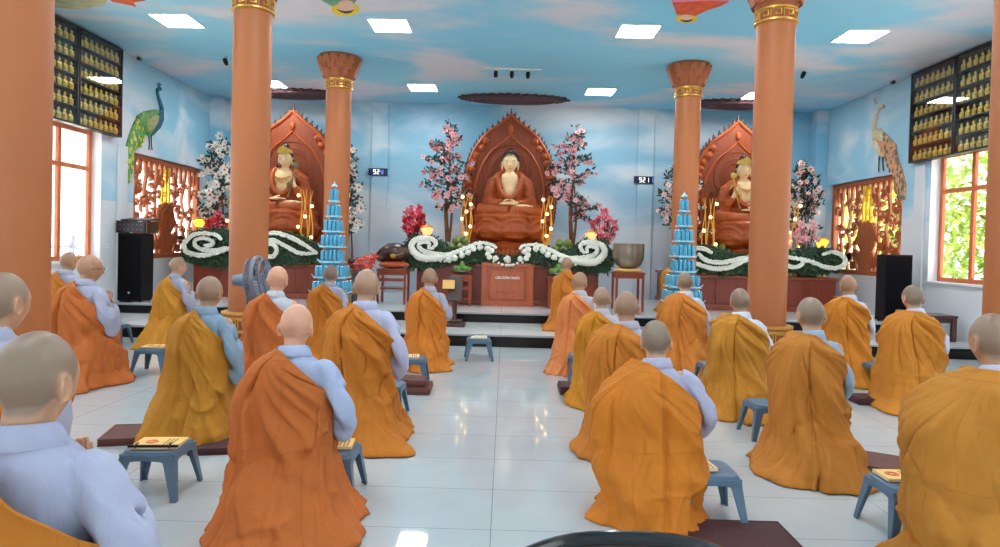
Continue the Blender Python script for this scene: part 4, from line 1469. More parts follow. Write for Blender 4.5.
def make_statue(label, loc, kind):
    root = thing('seated_statue', label, 'statue', loc)
    raise_side = {'plain': 0, 'left': 1, 'right': -1}[kind]
    link('draped_seat', seat_mesh(), root)
    link('robe', statue_body(raise_side), root)
    ch = MB().ell((0, -0.05, 1.36), (0.235, 0.2, 0.24), 24, 16).ell((0, -0.055, 1.2), (0.2, 0.2, 0.2), 24, 16).tube([(0, -0.02, 1.5), (0, -0.02, 1.62)], [0.13, 0.105], 18).ell((0, -0.03, 1.5), (0.22, 0.15, 0.1), 20, 10)
    me = remesh(ch, 0.014, 3)
    me.materials.append(M['cream_skin'])
    lp = MB()
    for s in (-1, 1):
        lp.tube(catmull([(0.13 * s, 0.06, 1.63), (0.23 * s, -0.08, 1.55), (0.245 * s, -0.2, 1.4), (0.2 * s, -0.27, 1.2), (0.09 * s, -0.28, 1.06), (-0.02 * s, -0.27, 1.02)], 26), np.interp(np.linspace(0, 1, 26), [0, 0.3, 1], [0.04, 0.055, 0.05]), 10)
    lp.build('lapel', M['wood_statue'], root, smooth=60)
    c = link('chest', me, root)
    c['label'] = 'ivory painted bare chest and neck'
    if kind != 'plain':
        nk = MB()
        a = np.linspace(PI * 1.08, PI * 1.92, 24)
        nk.tube(np.stack([0.16 * np.cos(a), -0.16 + 0.1 * np.sin(a), 1.5 + 0.14 * np.sin(a)], 1), 0.012, 6)
        for q in np.linspace(PI * 1.12, PI * 1.88, 9):
            nk.ell((0.16 * math.cos(q), -0.17 + 0.1 * math.sin(q), 1.47 + 0.15 * math.sin(q)), (0.014, 0.012, 0.02), 8, 6)
        nk.tube([(0, -0.27, 1.34), (0, -0.28, 1.24)], 0.01, 6)
        nk.build('necklace', M['gold'], root)
    # head: faces the hall (-Y)
    S = 2.08 if kind == 'plain' else 1.86
    H = Matrix.Translation((0, -0.04, 1.80)) @ Matrix.Rotation(PI, 4, 'Z') @ Matrix.Rotation(-0.06, 4, 'X') @ Matrix.Scale(S, 4)
    p, f = head_shape()
    hb = MB().add(p, f, H)
    add_ears(hb, H, 1.0, 1.9)
    hd = hb.build('head', M['cream_skin'], root, smooth=60)
    hd['label'] = 'ivory painted face with lowered eyes'
    fc = MB()
    for s in (-1, 1):
        t = np.linspace(-1, 1, 9)
        fc.tube(np.stack([0.03 * s + 0.015 * t, 0.0905 - 0.004 * t * t - 0.001 * np.abs(t), -0.006 - 0.004 * (1 - t * t)], 1), 0.0016, 5, True, H)
        fc.tube(np.stack([0.03 * s + 0.019 * t, 0.0955 - 0.007 * t * t, 0.018 + 0.005 * (1 - t * t)], 1), 0.0014, 5, True, H)
    fc.build('eye_line', M['hair_black'], hd)
    lp = MB()
    t = np.linspace(-1, 1, 9)
    lp.tube(np.stack([0.018 * t, 0.0985 - 0.006 * t * t, -0.066 + 0.002 * t * t], 1), 0.003, 6, True, H)
    lp.build('lips', mat('lip_red', rgb(206, 96, 74), 0.5), hd)
    hair = MB().ell((0, -0.02, 0.034), (0.0845, 0.098, 0.094), 28, 18, H)
    if kind == 'plain':
        hair.ell((0, -0.02, 0.12), (0.046, 0.046, 0.04), 18, 12, H)
        rr = random.Random(3)
        for i in range(9):
            for j in range(22):
                v, u = -0.1 + i * 0.17, j * 2 * PI / 22 + (i % 2) * 0.14
                hair.ell((0.085 * math.cos(v) * math.sin(u), -0.02 + 0.098 * math.cos(v) * math.cos(u), 0.034 + 0.094 * math.sin(v)), (0.009, 0.009, 0.009), 6, 4, H)
        hair.build('hair', M['hair_black'], hd, smooth=60)
        MB().ell((0, 0.035, 0.118), (0.014, 0.012, 0.012), 10, 8, H).build('jewel', M['red_petal'], hd)
    else:
        hair.ell((0, -0.03, 0.135), (0.042, 0.042, 0.05), 16, 10, H)
        for s in (-1, 1):
            hair.tube([(s * 0.085, -0.02, 0.0), (s * 0.1, 0.0, -0.12), (s * 0.15, 0.035, -0.24), (s * 0.155, 0.06, -0.36)], [0.014, 0.016, 0.016, 0.008], 8, True, H)
        hair.build('hair', M['hair_black'], hd, smooth=60)
        cr = MB()
        a = np.linspace(0, 2 * PI, 33)
        cr.tube(np.stack([0.088 * np.cos(a), -0.01 + 0.1 * np.sin(a), np.full(33, 0.07)], 1), 0.008, 6, True, H)
        for i in range(7):
            q = PI / 2 + (i - 3) * 0.36
            hgt = 0.10 - 0.018 * abs(i - 3)
            T = H @ Matrix.Translation((0.087 * math.cos(q), -0.01 + 0.099 * math.sin(q), 0.07)) @ Matrix.Rotation(q - PI / 2, 4, 'Z') @ Matrix.Rotation(0.25, 4, 'X')
            cr.prism([(-0.022, 0), (0.022, 0), (0.024, hgt * 0.5), (0.01, hgt * 0.75), (0, hgt), (-0.01, hgt * 0.75), (-0.024, hgt * 0.5)], 0.012, T)
            cr.ell((0, -0.008, hgt * 0.45), (0.01, 0.008, 0.014), 8, 6, T)
        cr.build('crown', M['gold'], hd, smooth=40)['label'] = 'gold openwork crown'
    # hands and sole
    h = MB()
    if kind == 'plain':
        for s in (-1, 1):
            h.ell((0.09 * s, -0.44, 0.905 + 0.012 * s), (0.12, 0.07, 0.035), 16, 8)
            for k in range(4):
                h.tube([(0.06 * s, -0.49 + 0.03 * k, 0.91 + 0.012 * s), (-0.05 * s, -0.495 + 0.03 * k, 0.905 + 0.012 * s), (-0.12 * s, -0.48 + 0.028 * k, 0.9 + 0.012 * s)], [0.02, 0.018, 0.013], 8)
            h.tube([(0.13 * s, -0.42, 0.93), (0.07 * s, -0.45, 0.975), (0.012 * s, -0.455, 0.98)], [0.024, 0.019, 0.014], 8)
    else:
        s = raise_side
        h.tube([(0.31 * s, -0.3, 1.17), (0.27 * s, -0.34, 1.27), (0.26 * s, -0.35, 1.32)], [0.045, 0.05, 0.045], 12)
        for k in range(4):
            h.tube([(0.23 * s + 0.022 * k * s, -0.36, 1.33), (0.22 * s + 0.022 * k * s, -0.37, 1.40), (0.2 * s + 0.024 * k * s, -0.41, 1.42 - 0.01 * k)], [0.016, 0.014, 0.011], 8)
        h.tube([(0.22 * s, -0.36, 1.27), (0.17 * s, -0.38, 1.33), (0.18 * s, -0.39, 1.38)], [0.018, 0.015, 0.012], 8)
        h.build('hand', M['cream_skin'], root, smooth=60)['label'] = 'ivory painted raised hand'
        h = MB()
        h.ell((-0.08 * s, -0.42, 0.92), (0.13, 0.07, 0.035), 16, 8)
        for k in range(4):
            h.tube([(-0.02 * s, -0.47 + 0.03 * k, 0.925), (0.07 * s, -0.475 + 0.03 * k, 0.925), (0.14 * s, -0.46 + 0.028 * k, 0.92)], [0.02, 0.018, 0.013], 8)
        h.tube([(-0.1 * s, -0.4, 0.94), (-0.03 * s, -0.43, 0.975), (0.03 * s, -0.44, 0.985)], [0.024, 0.019, 0.014], 8)
    h.build('hand', M['cream_skin'], root, smooth=60)['label'] = 'ivory painted hands'
    ft = MB().ell((0.27, -0.43, 0.845), (0.2, 0.06, 0.05), 18, 10)
    for k in range(5):
        ft.ell((0.47 + 0.004 * k, -0.47 + 0.022 * k, 0.852), (0.022, 0.013, 0.018), 8, 6)
    ft.build('foot', M['cream_skin'], root, smooth=60)['label'] = 'ivory painted upturned sole'
    if kind != 'plain':
        s = raise_side
        sc = MB().tube(catmull([(0.2 * s, -0.45, 0.95), (0.26 * s, -0.4, 1.2), (0.3 * s, -0.4, 1.45), (0.34 * s, -0.4, 1.6)], 20), 0.014, 8)
        for k in range(7):
            q = k * 2 * PI / 7
            sc.ell((0.34 * s + 0.035 * math.cos(q), -0.4 + 0.035 * math.sin(q), 1.64), (0.03, 0.03, 0.06), 10, 6)
        sc.tube([(0.3 * s, -0.4, 1.45), (0.38 * s, -0.4, 1.42), (0.42 * s, -0.4, 1.34)], [0.012, 0.03, 0.008], 6)
        sc.tube([(0.26 * s, -0.4, 1.3), (0.19 * s, -0.42, 1.24), (0.17 * s, -0.42, 1.12)], [0.012, 0.03, 0.008], 6)
        sc.build('lotus_stem', M['gold_soft'] if s < 0 else mat('lotus_green', rgb(120, 120, 84), 0.5), root)
    return root


SY = 14.35
SZ = 1.55
make_statue('large seated statue with black hair and bare ivory chest on the central altar', (CXM, SY, SZ), 'plain')
make_halo('flame shaped carved halo behind the central seated statue', (CXM, SY + 0.55, SZ))
make_statue('crowned seated statue holding a lotus stem, seen right of the fan column', (-4.83, SY + 0.05, SZ - 0.03), 'left')
make_halo('flame shaped carved halo on the left altar, partly behind the column', (-4.86, SY + 0.6, SZ - 0.03))
make_statue('crowned seated statue raising a gold lotus on the right altar', (5.12, SY + 0.05, SZ - 0.03), 'right')
make_halo('flame shaped carved halo on the right altar, partly behind the column', (5.16, SY + 0.6, SZ - 0.03))
b = MB().lathe([(0.26, 0), (0.27, 0.05), (0.23, 0.09), (0.21, 0.24), (0.26, 0.31), (0.26, 0.36)], 32, (0, 0, 0))
for i in range(16):
    a = 2 * PI * i / 16
    b.ell((0.235 * math.cos(a), 0.235 * math.sin(a), 0.19), (0.045, 0.045, 0.1), 8, 6)
tag(b.build('incense_pedestal', M['wood_statue'], loc=(CXM, 13.42, 1.2), smooth=40), 'round carved wooden pedestal in the middle of the central garland', 'pedestal')


# ------------------------------------------------------------------ flower garlands on the altar fronts
def inside(poly, x, y):
    r = False
    j = len(poly) - 1
    for i in range(len(poly)):
        xi, yi = poly[i]
        xj, yj = poly[j]
        if (yi > y) != (yj > y) and x < (xj - xi) * (y - yi) / (yj - yi) + xi:
            r = not r
        j = i
    return r


def leaf_mb(mb, p, d, n, L, W):
    """A leaf folded along its midrib."""
    d, n = Vector(d).normalized(), Vector(n).normalized()
    s = d.cross(n).normalized()
    p = Vector(p)
    v = [p, p + d * L * 0.45 + s * W / 2 + n * W * 0.15, p + d * L, p + d * L * 0.45 - s * W / 2 + n * W * 0.15, p + d * L * 0.5]
    mb.add([tuple(q) for q in v], [(0, 1, 4), (1, 2, 4), (2, 3, 4), (3, 0, 4)])


def garland(label, Y, outline, strokes, balls, n_leaves, seed):
    c = at_y(outline[0][0], outline[0][1], Y)
    xs = [at_y(px, py, Y) for px, py in outline]
    poly = [(q.x, q.z) for q in xs]
    x0, x1 = min(p[0] for p in poly), max(p[0] for p in poly)
    z0, z1 = min(p[1] for p in poly), max(p[1] for p in poly)
    root = thing('flower_garland', label, 'garland', ((x0 + x1) / 2, Y, z0))
    O = np.array(root.location)
    rr = random.Random(seed)
    fl = MB()
    core = MB()
    # dense bed behind the leaves
    k = 0
    while k < n_leaves:
        x, z = rr.uniform(x0, x1), rr.uniform(z0, z1)
        if not inside(poly, x, z):
            continue
        k += 1
        d = (rr.uniform(-1, 1), rr.uniform(-0.7, 0.1), rr.uniform(-0.9, 0.7))
        n = (rr.uniform(-0.5, 0.5), -1, rr.uniform(-0.2, 0.8))
        leaf_mb(fl, (x - O[0], rr.uniform(0.0, 0.22), z - O[2]), d, n, rr.uniform(0.07, 0.14), rr.uniform(0.025, 0.05))
    pr = [(x - O[0], z - O[2]) for x, z in poly]
    core.prism(pr, 0.2, Matrix.Translation((0, 0.16, 0)))
    cb = core.build('moss_bed', M['leaf_deep'], root, smooth=30)
    fl.build('foliage', M['leaf'], root, smooth=0)
    for st in strokes:
        pts, rad = st
        w = [at_y(px, py, Y) for px, py in pts]
        w = catmull([(q.x - O[0], q.z - O[2], r) for q, r in zip(w, rad)], 70)
        mb = MB()
        path = np.stack([w[:, 0], np.full(len(w), -0.01), w[:, 1]], 1)
        mb.tube(path, np.maximum(w[:, 2], 0.006), 10)
        # packed flower heads along the stroke
        for q in range(len(w)):
            for _ in range(4):
                a = rr.uniform(0, 2 * PI)
                rad_ = w[q, 2]
                mb.ell((w[q, 0] + rad_ * 0.8 * math.cos(a), -0.02 - abs(math.sin(a)) * rad_ * 0.5, w[q, 1] + rad_ * 0.8 * math.sin(a)), (0.022,) * 3, 6, 4)
        mb.build('white_swirl', M['chrys'], root, smooth=50)['label'] = 'curling band of packed white flowers'
    for px, py, r in balls:
        q = at_y(px, py, Y)
        mb = MB().ell((0, 0, 0), (r, r, r), 14, 10)
        for _ in range(26):
            d = Vector((rr.gauss(0, 1), rr.gauss(0, 1), rr.gauss(0, 1))).normalized() * r
            mb.ell(tuple(d), (r * 0.25,) * 3, 6, 4)
        mb.build('white_flower', M['chrys'], root, smooth=50, loc=(q.x - O[0], -0.04, q.z - O[2]))['label'] = 'round white flower head'
    return root


def c2p(ox, oy, sc, pts):
    return [(ox + x / sc, oy + y / sc) for x, y in pts]


def mirror(pts, cx=508.0, slope=0.026):
    return [(2 * cx - x, y + slope * (2 * cx - 2 * x)) for x, y in pts]


outer = c2p(400, 205, 9.09, [(872, 388), (840, 362), (750, 345), (680, 355), (600, 390), (520, 425), (430, 458), (330, 478), (210, 480), (130, 430), (105, 370), (140, 320), (210, 300), (285, 305), (325, 340), (305, 385), (262, 392)])
orad = [0.012, 0.018, 0.024, 0.028, 0.036, 0.042, 0.056, 0.078, 0.078, 0.07, 0.062, 0.054, 0.05, 0.046, 0.036, 0.028, 0.016]
inner = c2p(400, 205, 9.09, [(400, 448), (300, 440), (220, 420), (175, 385), (180, 350), (230, 335), (268, 350), (262, 380)])
irad = [0.02, 0.034, 0.038, 0.034, 0.028, 0.026, 0.022, 0.014]
bl = c2p(400, 205, 9.09, [(445, 498), (497, 480), (563, 455), (620, 430), (668, 397), (727, 383), (797, 395)])
big = [(x, y, 0.056) for x, y in bl] + [(x, y, 0.056) for x, y in mirror(bl)]
sm = c2p(400, 205, 9.09, [(370, 510), (410, 512), (850, 515), (898, 525), (930, 540), (965, 548)])
small = [(x, y, 0.024) for x, y in sm] + [(x, y, 0.024) for x, y in mirror(sm)]
ctr = c2p(400, 205, 9.09, [(800, 445), (815, 475), (870, 485), (835, 415)])
mid = [(x, y, 0.05) for x, y in ctr] + [(x, y, 0.05) for x, y in mirror(ctr)] + [(507.5, 259.5, 0.066)]
small += [(507.5, 265.2, 0.026), (502.5, 264.8, 0.024), (512.5, 265, 0.024)]
half = [(508, 268.5), (497, 268), (480, 262), (450, 264), (430, 269), (408, 268), (402, 258), (403, 245), (411, 236.5), (430, 235), (440, 241), (452, 249), (470, 245), (478, 242), (490, 250), (500, 256), (508, 257)]
garland('long garland of white swirls and round white flowers on the central altar', AY - 0.16, half + mirror(half)[::-1][1:-1],
        [(outer, orad), (inner, irad), (mirror(outer), orad), (mirror(inner), irad)], big + small + mid, 2600, 5)

s7 = lambda pts: c2p(180, 180, 5.467, pts)
garland('garland with a white spiral on the left altar, split by the fan column', 13.2,
        [(180, 255), (183, 240), (190, 231), (215, 228), (240, 232), (262, 236), (285, 231), (300, 236), (322, 247), (324, 262), (300, 264), (270, 267), (235, 268), (200, 266), (184, 262)],
        [(s7([(225, 322), (200, 300), (130, 292), (70, 305), (30, 340), (25, 370), (55, 400), (130, 412), (210, 395), (280, 375), (340, 385)]), [0.02, 0.03, 0.036, 0.04, 0.044, 0.046, 0.046, 0.046, 0.042, 0.04, 0.03]),
         (s7([(250, 370), (190, 385), (130, 382), (88, 360), (88, 330), (130, 318), (175, 330), (178, 352), (145, 365)]), [0.02, 0.03, 0.034, 0.034, 0.03, 0.028, 0.03, 0.04, 0.05]),
         ([(262, 236), (275, 233), (290, 237), (302, 243), (316, 252)], [0.02, 0.034, 0.036, 0.034, 0.014]),
         ([(262, 246), (272, 240), (284, 245), (300, 253), (317, 253)], [0.02, 0.034, 0.03, 0.034, 0.014]),
         ([(262, 246), (272, 244), (277, 249), (274, 256), (266, 256)], [0.03, 0.032, 0.034, 0.034, 0.03])], [], 1900, 6)
s8 = lambda pts: c2p(600, 230, 4.975, pts)
s9 = lambda pts: c2p(750, 137, 3.992, pts)
garland('garland with flowing white bands on the right altar, split by the column', 13.2,
        [(690, 262), (690, 246), (705, 244), (730, 252), (748, 255), (770, 252), (800, 250), (818, 248), (834, 248), (845, 258), (843, 270), (820, 275), (790, 273), (750, 274), (720, 275), (700, 273)],
        [(s8([(455, 92), (490, 90), (520, 96), (552, 112)]), [0.03, 0.034, 0.034, 0.02]),
         (s8([(492, 120), (510, 140), (550, 158), (620, 160), (690, 145), (760, 130)]), [0.02, 0.034, 0.04, 0.042, 0.04, 0.03]),
         (s8([(440, 150), (500, 175), (570, 192), (640, 186), (700, 160), (760, 135)]), [0.03, 0.036, 0.042, 0.042, 0.036, 0.024]),
         (s9([(110, 470), (170, 482), (240, 497), (310, 522), (360, 518), (378, 495), (360, 470), (325, 460), (290, 468)]), [0.03, 0.034, 0.04, 0.042, 0.042, 0.038, 0.034, 0.03, 0.018]),
         (s9([(130, 505), (170, 520), (205, 508), (205, 490)]), [0.03, 0.034, 0.03, 0.02])], [], 1900, 7)


# ------------------------------------------------------------------ flowering trees, bouquets, lamps, fruit
def blossom_mesh(m_pet, key, r=0.05):
    b = MB()
    for k in range(6):
        a = k * PI / 3
        T = Matrix.Rotation(a, 4, 'Z') @ Matrix.Translation((r * 0.55, 0, 0.012)) @ Matrix.Rotation(-0.5, 4, 'Y')
        b.ell((0, 0, 0), (r * 0.6, r * 0.36, 0.008), 8, 5, T)
    n1 = b.n
    f1 = len(b.f)
    b.ell((0, 0, 0.012), (r * 0.25, r * 0.25, r * 0.2), 8, 5)
    me = b.mesh('blossom', m_pet, 60)
    me.materials.append(M['flower_core'])
    for i, p in enumerate(me.polygons):
        if i >= f1:
            p.material_index = 1
    return me


BL = {'pink': blossom_mesh(M['pink'], 'p', 0.07), 'blush': blossom_mesh(M['pink_white'], 'b', 0.066), 'white': blossom_mesh(M['white_petal'], 'w', 0.09)}


def flower_tree(label, px0, px1, ptop, pbot, Y, kind, n, seed, trunk_lo=0.25):
    """A tall artificial flowering tree: trunk with branches, dark leaves, open blossoms."""
    a, b = at_y(px0, (ptop + pbot) / 2, Y), at_y(px1, (ptop + pbot) / 2, Y)
    zt = at_y((px0 + px1) / 2, ptop, Y).z
    zb = at_y((px0 + px1) / 2, pbot, Y).z
    cx, w, h = (a.x + b.x) / 2, (b.x - a.x) / 2, zt - zb
    root = thing('flowering_tree', label, 'flower tree', (cx, Y, zb))
    rr = random.Random(seed)
    tr = MB()
    tr.tube(catmull([(0.02, 0, 0), (-0.03, 0, h * 0.3), (0.03, 0.02, h * 0.6), (0.0, 0, h * 0.93)], 18), np.linspace(0.05, 0.012, 18), 8)
    tr.tube(catmull([(0.05, 0.03, 0), (0.1, 0, h * 0.25), (0.04, 0, h * 0.5)], 10), np.linspace(0.035, 0.012, 10), 7)
    sites = []
    for i in range(40):
        t = trunk_lo + (1 - trunk_lo) * (i + rr.random()) / 40
        z0 = h * t * 0.9
        ang = rr.uniform(0, 2 * PI)
        L = w * (1.05 - 0.8 * max(0, t - 0.55)) * rr.uniform(0.65, 1.0)
        if t > 0.86:
            L *= 0.6
        e = np.array((L * math.cos(ang), 0.7 * L * math.sin(ang), z0 + rr.uniform(0.02, 0.2)))
        p = catmull([(0, 0, z0), (e[0] * 0.5, e[1] * 0.5, (z0 + e[2]) / 2 + 0.04), e], 8)
        tr.tube(p, np.linspace(0.012, 0.004, 8), 5)
        sites += [(p[j], e) for j in (2, 4, 5, 6, 7)]
    sites.append((np.array((0, 0, h * 0.97)), None))
    tr.build('trunk', M['bark'], root)
    lf = MB()
    for p, e in sites:
        for _ in range(4):
            d = (rr.uniform(-1, 1), rr.uniform(-1, 0.6), rr.uniform(-0.5, 1))
            leaf_mb(lf, p + np.array((rr.gauss(0, 0.03), rr.gauss(0, 0.03), rr.gauss(0, 0.03))), d, (rr.uniform(-1, 1), -1, rr.uniform(0, 1)), rr.uniform(0.08, 0.14), rr.uniform(0.035, 0.06))
    lf.build('foliage', M['leaf_dark'], root, smooth=0)
    rr.shuffle(sites)
    for i in range(n):
        p, e = sites[i % len(sites)]
        o = link('blossom', BL[kind], root)
        o.location = tuple(p + np.array((rr.gauss(0, 0.04), -0.05 + rr.gauss(0, 0.04), rr.gauss(0, 0.04))))
        o.rotation_euler = (PI / 2 + rr.gauss(0, 0.5), rr.gauss(0, 0.5), rr.uniform(-0.7, 0.7))
        s = rr.uniform(0.7, 1.15)
        o.scale = (s, s, s)
    return root


flower_tree('tall pink flowering tree left of the central statue', 422, 474, 120, 242, 14.2, 'pink', 99, 21, 0.26)
flower_tree('tall pink flowering tree right of the central statue', 545, 600, 124, 246, 14.2, 'pink', 99, 22, 0.2)
flower_tree('white flowering tree left of the fan column', 198, 240, 136, 240, 14.0, 'white', 84, 23, 0.15)
flower_tree('white flowering tree between the left tower and the sky wall', 333, 364, 144, 293, 14.4, 'white', 80, 24, 0.4)
flower_tree('pale flowering tree behind the right tower column', 655, 710, 160, 248, 14.2, 'blush', 84, 25, 0.15)
flower_tree('cream flowering tree beside the right carved screen', 782, 822, 162, 252, 14.35, 'blush', 84, 26, 0.15)


def bouquet(label, px, py, rpx, Y, mats, n, seed, zbase):
    c = at_y(px, py, Y)
    R = rpx * Y / F_PX
    root = thing('flower_bouquet', label, 'bouquet', (c.x, Y, zbase))
    h = c.z - zbase
    rr = random.Random(seed)
    MB().lathe([(0.07, 0), (0.1, 0.03), (0.09, max(0.08, h * 0.25)), (0.06, max(0.12, h * 0.4)), (0.075, max(0.14, h * 0.45))], 20).build('vase', M['bronze'], root)
    st = MB()
    heads = []
    for i in range(n):
        d = Vector((rr.gauss(0, 1), rr.gauss(0, 1), rr.gauss(0, 1))).normalized()
        q = Vector((d.x * R * rr.uniform(0.5, 1), d.y * R * 0.8 - 0.02, h + d.z * R * 1.35 * rr.uniform(0.5, 1)))
        heads.append(q)
        st.tube([(0, 0, max(0.1, h * 0.4)), (q.x * 0.5, q.y * 0.5, q.z * 0.6 + 0.02), tuple(q)], 0.006, 5)
    st.build('stem', M['leaf_dark'], root)
    for m in (0, 1):
        b = MB()
        for q in heads[m::2]:
            for k in range(9):
                d = Vector((rr.gauss(0, 1), rr.gauss(-0.4, 1), rr.gauss(0.2, 1))).normalized()
                leaf_mb(b, tuple(q), d, (rr.uniform(-1, 1), -1, rr.uniform(-1, 1)), 0.095, 0.055)
        b.build('petal_cluster', mats[m], root, smooth=0)
    return root


bouquet('red and pink flower bouquet left of the central altar', 414, 223, 13, 13.9, (M['red_petal'], M['rose_petal']), 60, 31, 1.2)
bouquet('rose pink flower bouquet right of the central altar', 604, 228, 13, 13.9, (M['rose_petal'], M['pink']), 60, 32, 1.2)
bouquet('red flower bouquet on the left altar beside the yellow lantern', 217, 226, 11, 13.7, (M['red_petal'], M['rose_petal']), 30, 33, 1.08)
bouquet('pale pink flower bouquet on the right altar beside the yellow lantern', 807, 234, 11, 13.52, (M['pink'], M['pink_white']), 32, 34, 1.08)
bouquet('pink flowers on the right altar beside the column', 784, 240, 8, 13.55, (M['pink_white'], M['lotus_orange']), 24, 35, 1.08)


def lotus_lamp(label, px, py, wpx, Y, m, zbase):
    c = at_y(px, py, Y)
    r = wpx / 2 * Y / F_PX
    root = thing('lotus_lamp', label, 'lamp', (c.x, Y, zbase))
    h = c.z - zbase
    MB().lathe([(0.09, 0), (0.09, 0.02), (0.02, 0.05), (0.016, max(0.07, h - r * 0.7)), (r * 0.5, max(0.08, h - r * 0.6))], 20).build('stand', M['gilt_wire'], root)
    p = MB()
    for row, (rr_, n, tilt, hh) in enumerate(((0.55, 10, 0.15, 1.25), (0.75, 10, 0.42, 1.05))):
        for k in range(n):
            T = Matrix.Translation((0, 0, h - r * 0.6)) @ Matrix.Rotation(2 * PI * (k + 0.5 * row) / n, 4, 'Z') @ Matrix.Translation((0, -r * rr_ * 0.6, 0)) @ Matrix.Rotation(tilt, 4, 'X')
            p.ell((0, 0, r * hh * 0.5), (r * 0.24, r * 0.07, r * hh * 0.55), 8, 8, T)
    p.build('lotus_shade', m, root, smooth=60)
    t = MB().lathe([(r * 0.95, h + r * 0.55), (r * 0.98, h + r * 0.62), (r * 0.4, h + r * 0.8), (0.01, h + r * 1.0)], 24)
    t.build('cap', M['gilt_wire'], root)
    return root


lotus_lamp('glowing yellow lotus lantern on the left altar', 199, 223, 13, 13.6, M['lotus_yellow'], 1.08)
lotus_lamp('glowing yellow lotus lantern on the right altar', 822, 243, 14, 13.6, M['lotus_yellow'], 1.08)
lotus_lamp('glowing orange lotus lantern beside the red bouquet', 427, 231, 14, 13.6, M['lotus_orange'], 1.2)
lotus_lamp('glowing orange lotus lantern beside the rose pink bouquet', 591, 236, 13, 13.6, M['lotus_orange'], 1.2)


def lamp_column(label, px, ytop, ybot, Y, n, zbase, spread=0.1):
    a, b = at_y(px, ytop, Y), at_y(px, ybot, Y)
    root = thing('lamp_column', label, 'lamp', (b.x, Y, zbase))
    h = a.z - zbase
    w = MB()
    w.lathe([(0.1, 0), (0.1, 0.03), (0.04, 0.06), (0.03, 0.12)], 18)
    for k in range(5):
        q = 2 * PI * k / 5
        p = catmull([(0.05 * math.cos(q), 0.05 * math.sin(q), 0.04), (0.13 * math.cos(q + 0.4), 0.13 * math.sin(q + 0.4), h * 0.45), (0.09 * math.cos(q + 0.9), 0.09 * math.sin(q + 0.9), h * 0.8), (0.13 * math.cos(q + 1.2), 0.13 * math.sin(q + 1.2), h)], 18)
        w.tube(p, np.linspace(0.016, 0.007, 18), 6)
    w.build('gilt_frame', M['gilt_wire'], root)
    rr = random.Random(int(px))
    for k in range(n):
        z = h * (0.22 + 0.7 * k / max(1, n - 1))
        x = spread * math.sin(k * 2.1)
        m = MB()
        for j in range(6):
            q = j * PI / 3
            m.ell((x + 0.015 * math.cos(q), -0.1 + 0.015 * math.sin(q), z), (0.018, 0.018, 0.032), 8, 6)
        m.build('bulb', M['lamp_warm'], root, smooth=60)
    return root


lamp_column('tall gilt lamp with warm bulbs left of the central statue', 466, 193, 243, 14.0, 6, 1.55)
lamp_column('tall gilt lamp with warm bulbs right of the central statue', 546, 196, 245, 14.0, 6, 1.55)
lamp_column('gilt lamp with warm bulbs right of the left crowned statue', 306, 190, 238, 13.6, 6, 1.08, 0.16)
lamp_column('gilt lamp with warm bulbs left of the left crowned statue', 234, 190, 236, 13.6, 5, 1.08, 0.12)
lamp_column('gilt lamp with warm bulbs left of the right crowned statue', 708, 198, 248, 13.6, 5, 1.08, 0.14)
lamp_column('gilt lamp with warm bulbs beside the cream flowering tree', 792, 200, 250, 13.8, 5, 1.08, 0.12)

FR = MB().ell((0, 0, 0), (0.085, 0.085, 0.088), 18, 12).tube([(0, 0, 0.08), (0.01, 0, 0.105)], 0.008, 6).mesh('green_fruit', M['fruit'], 60)
FR2 = MB().ell((0, 0, 0), (0.06, 0.06, 0.075), 16, 10).tube([(0, 0, 0.07), (0.006, 0, 0.095)], 0.006, 6).mesh('green_fruit', M['fruit_green'], 60)


def fruit_pile(px, py, Y, label, group, zbase, me=FR, r=0.085, lay=((0, 3), (1, 2))):
    c = at_y(px, py, Y)
    for row, n in lay:
        for k in range(n):
            for dy in ((0, 0.16) if row == 0 else (0.08,)):
                o = link('green_fruit', me)
                o.location = (c.x + (k - (n - 1) / 2) * r * 2.02, Y + dy * r / 0.085, zbase + r + row * r * 1.62)
                tag(o, label + (', upper layer' if row else ', bottom layer'), 'fruit', group)


fruit_pile(460, 242, 13.6, 'round green fruit piled left of the central statue base', 'green fruits left of the central statue', 1.42, FR)
fruit_pile(564, 246, 13.6, 'round green fruit piled right of the central statue base', 'green fruits right of the central statue', 1.42, FR)
fruit_pile(296, 238, 13.85, 'round green fruit piled before the left crowned statue', 'green fruits on the left altar', 1.4, FR)
fruit_pile(719, 248, 13.85, 'round green fruit piled before the right crowned statue', 'green fruits on the right altar', 1.4, FR)
for px, py, nm, zz, yy in ((460, 242, 'left of the central statue', 1.2, 13.66), (564, 246, 'right of the central statue', 1.2, 13.66), (296, 238, 'on the left altar', 1.08, 13.91), (719, 248, 'on the right altar', 1.08, 13.91)):
    c = at_y(px, py, 13.75)
    top = 1.42 if zz > 1.1 else 1.4
    d = MB().lathe([(0.12, 0), (0.13, 0.02), (0.05, 0.06), (0.05, top - zz - 0.06), (0.14, top - zz - 0.02), (0.24, top - zz), (0.24, top - zz - 0.012)], 28)
    tag(d.build('fruit_stand', M['bronze'], loc=(c.x, yy, zz)), 'footed stand under the green fruit %s' % nm, 'stand')


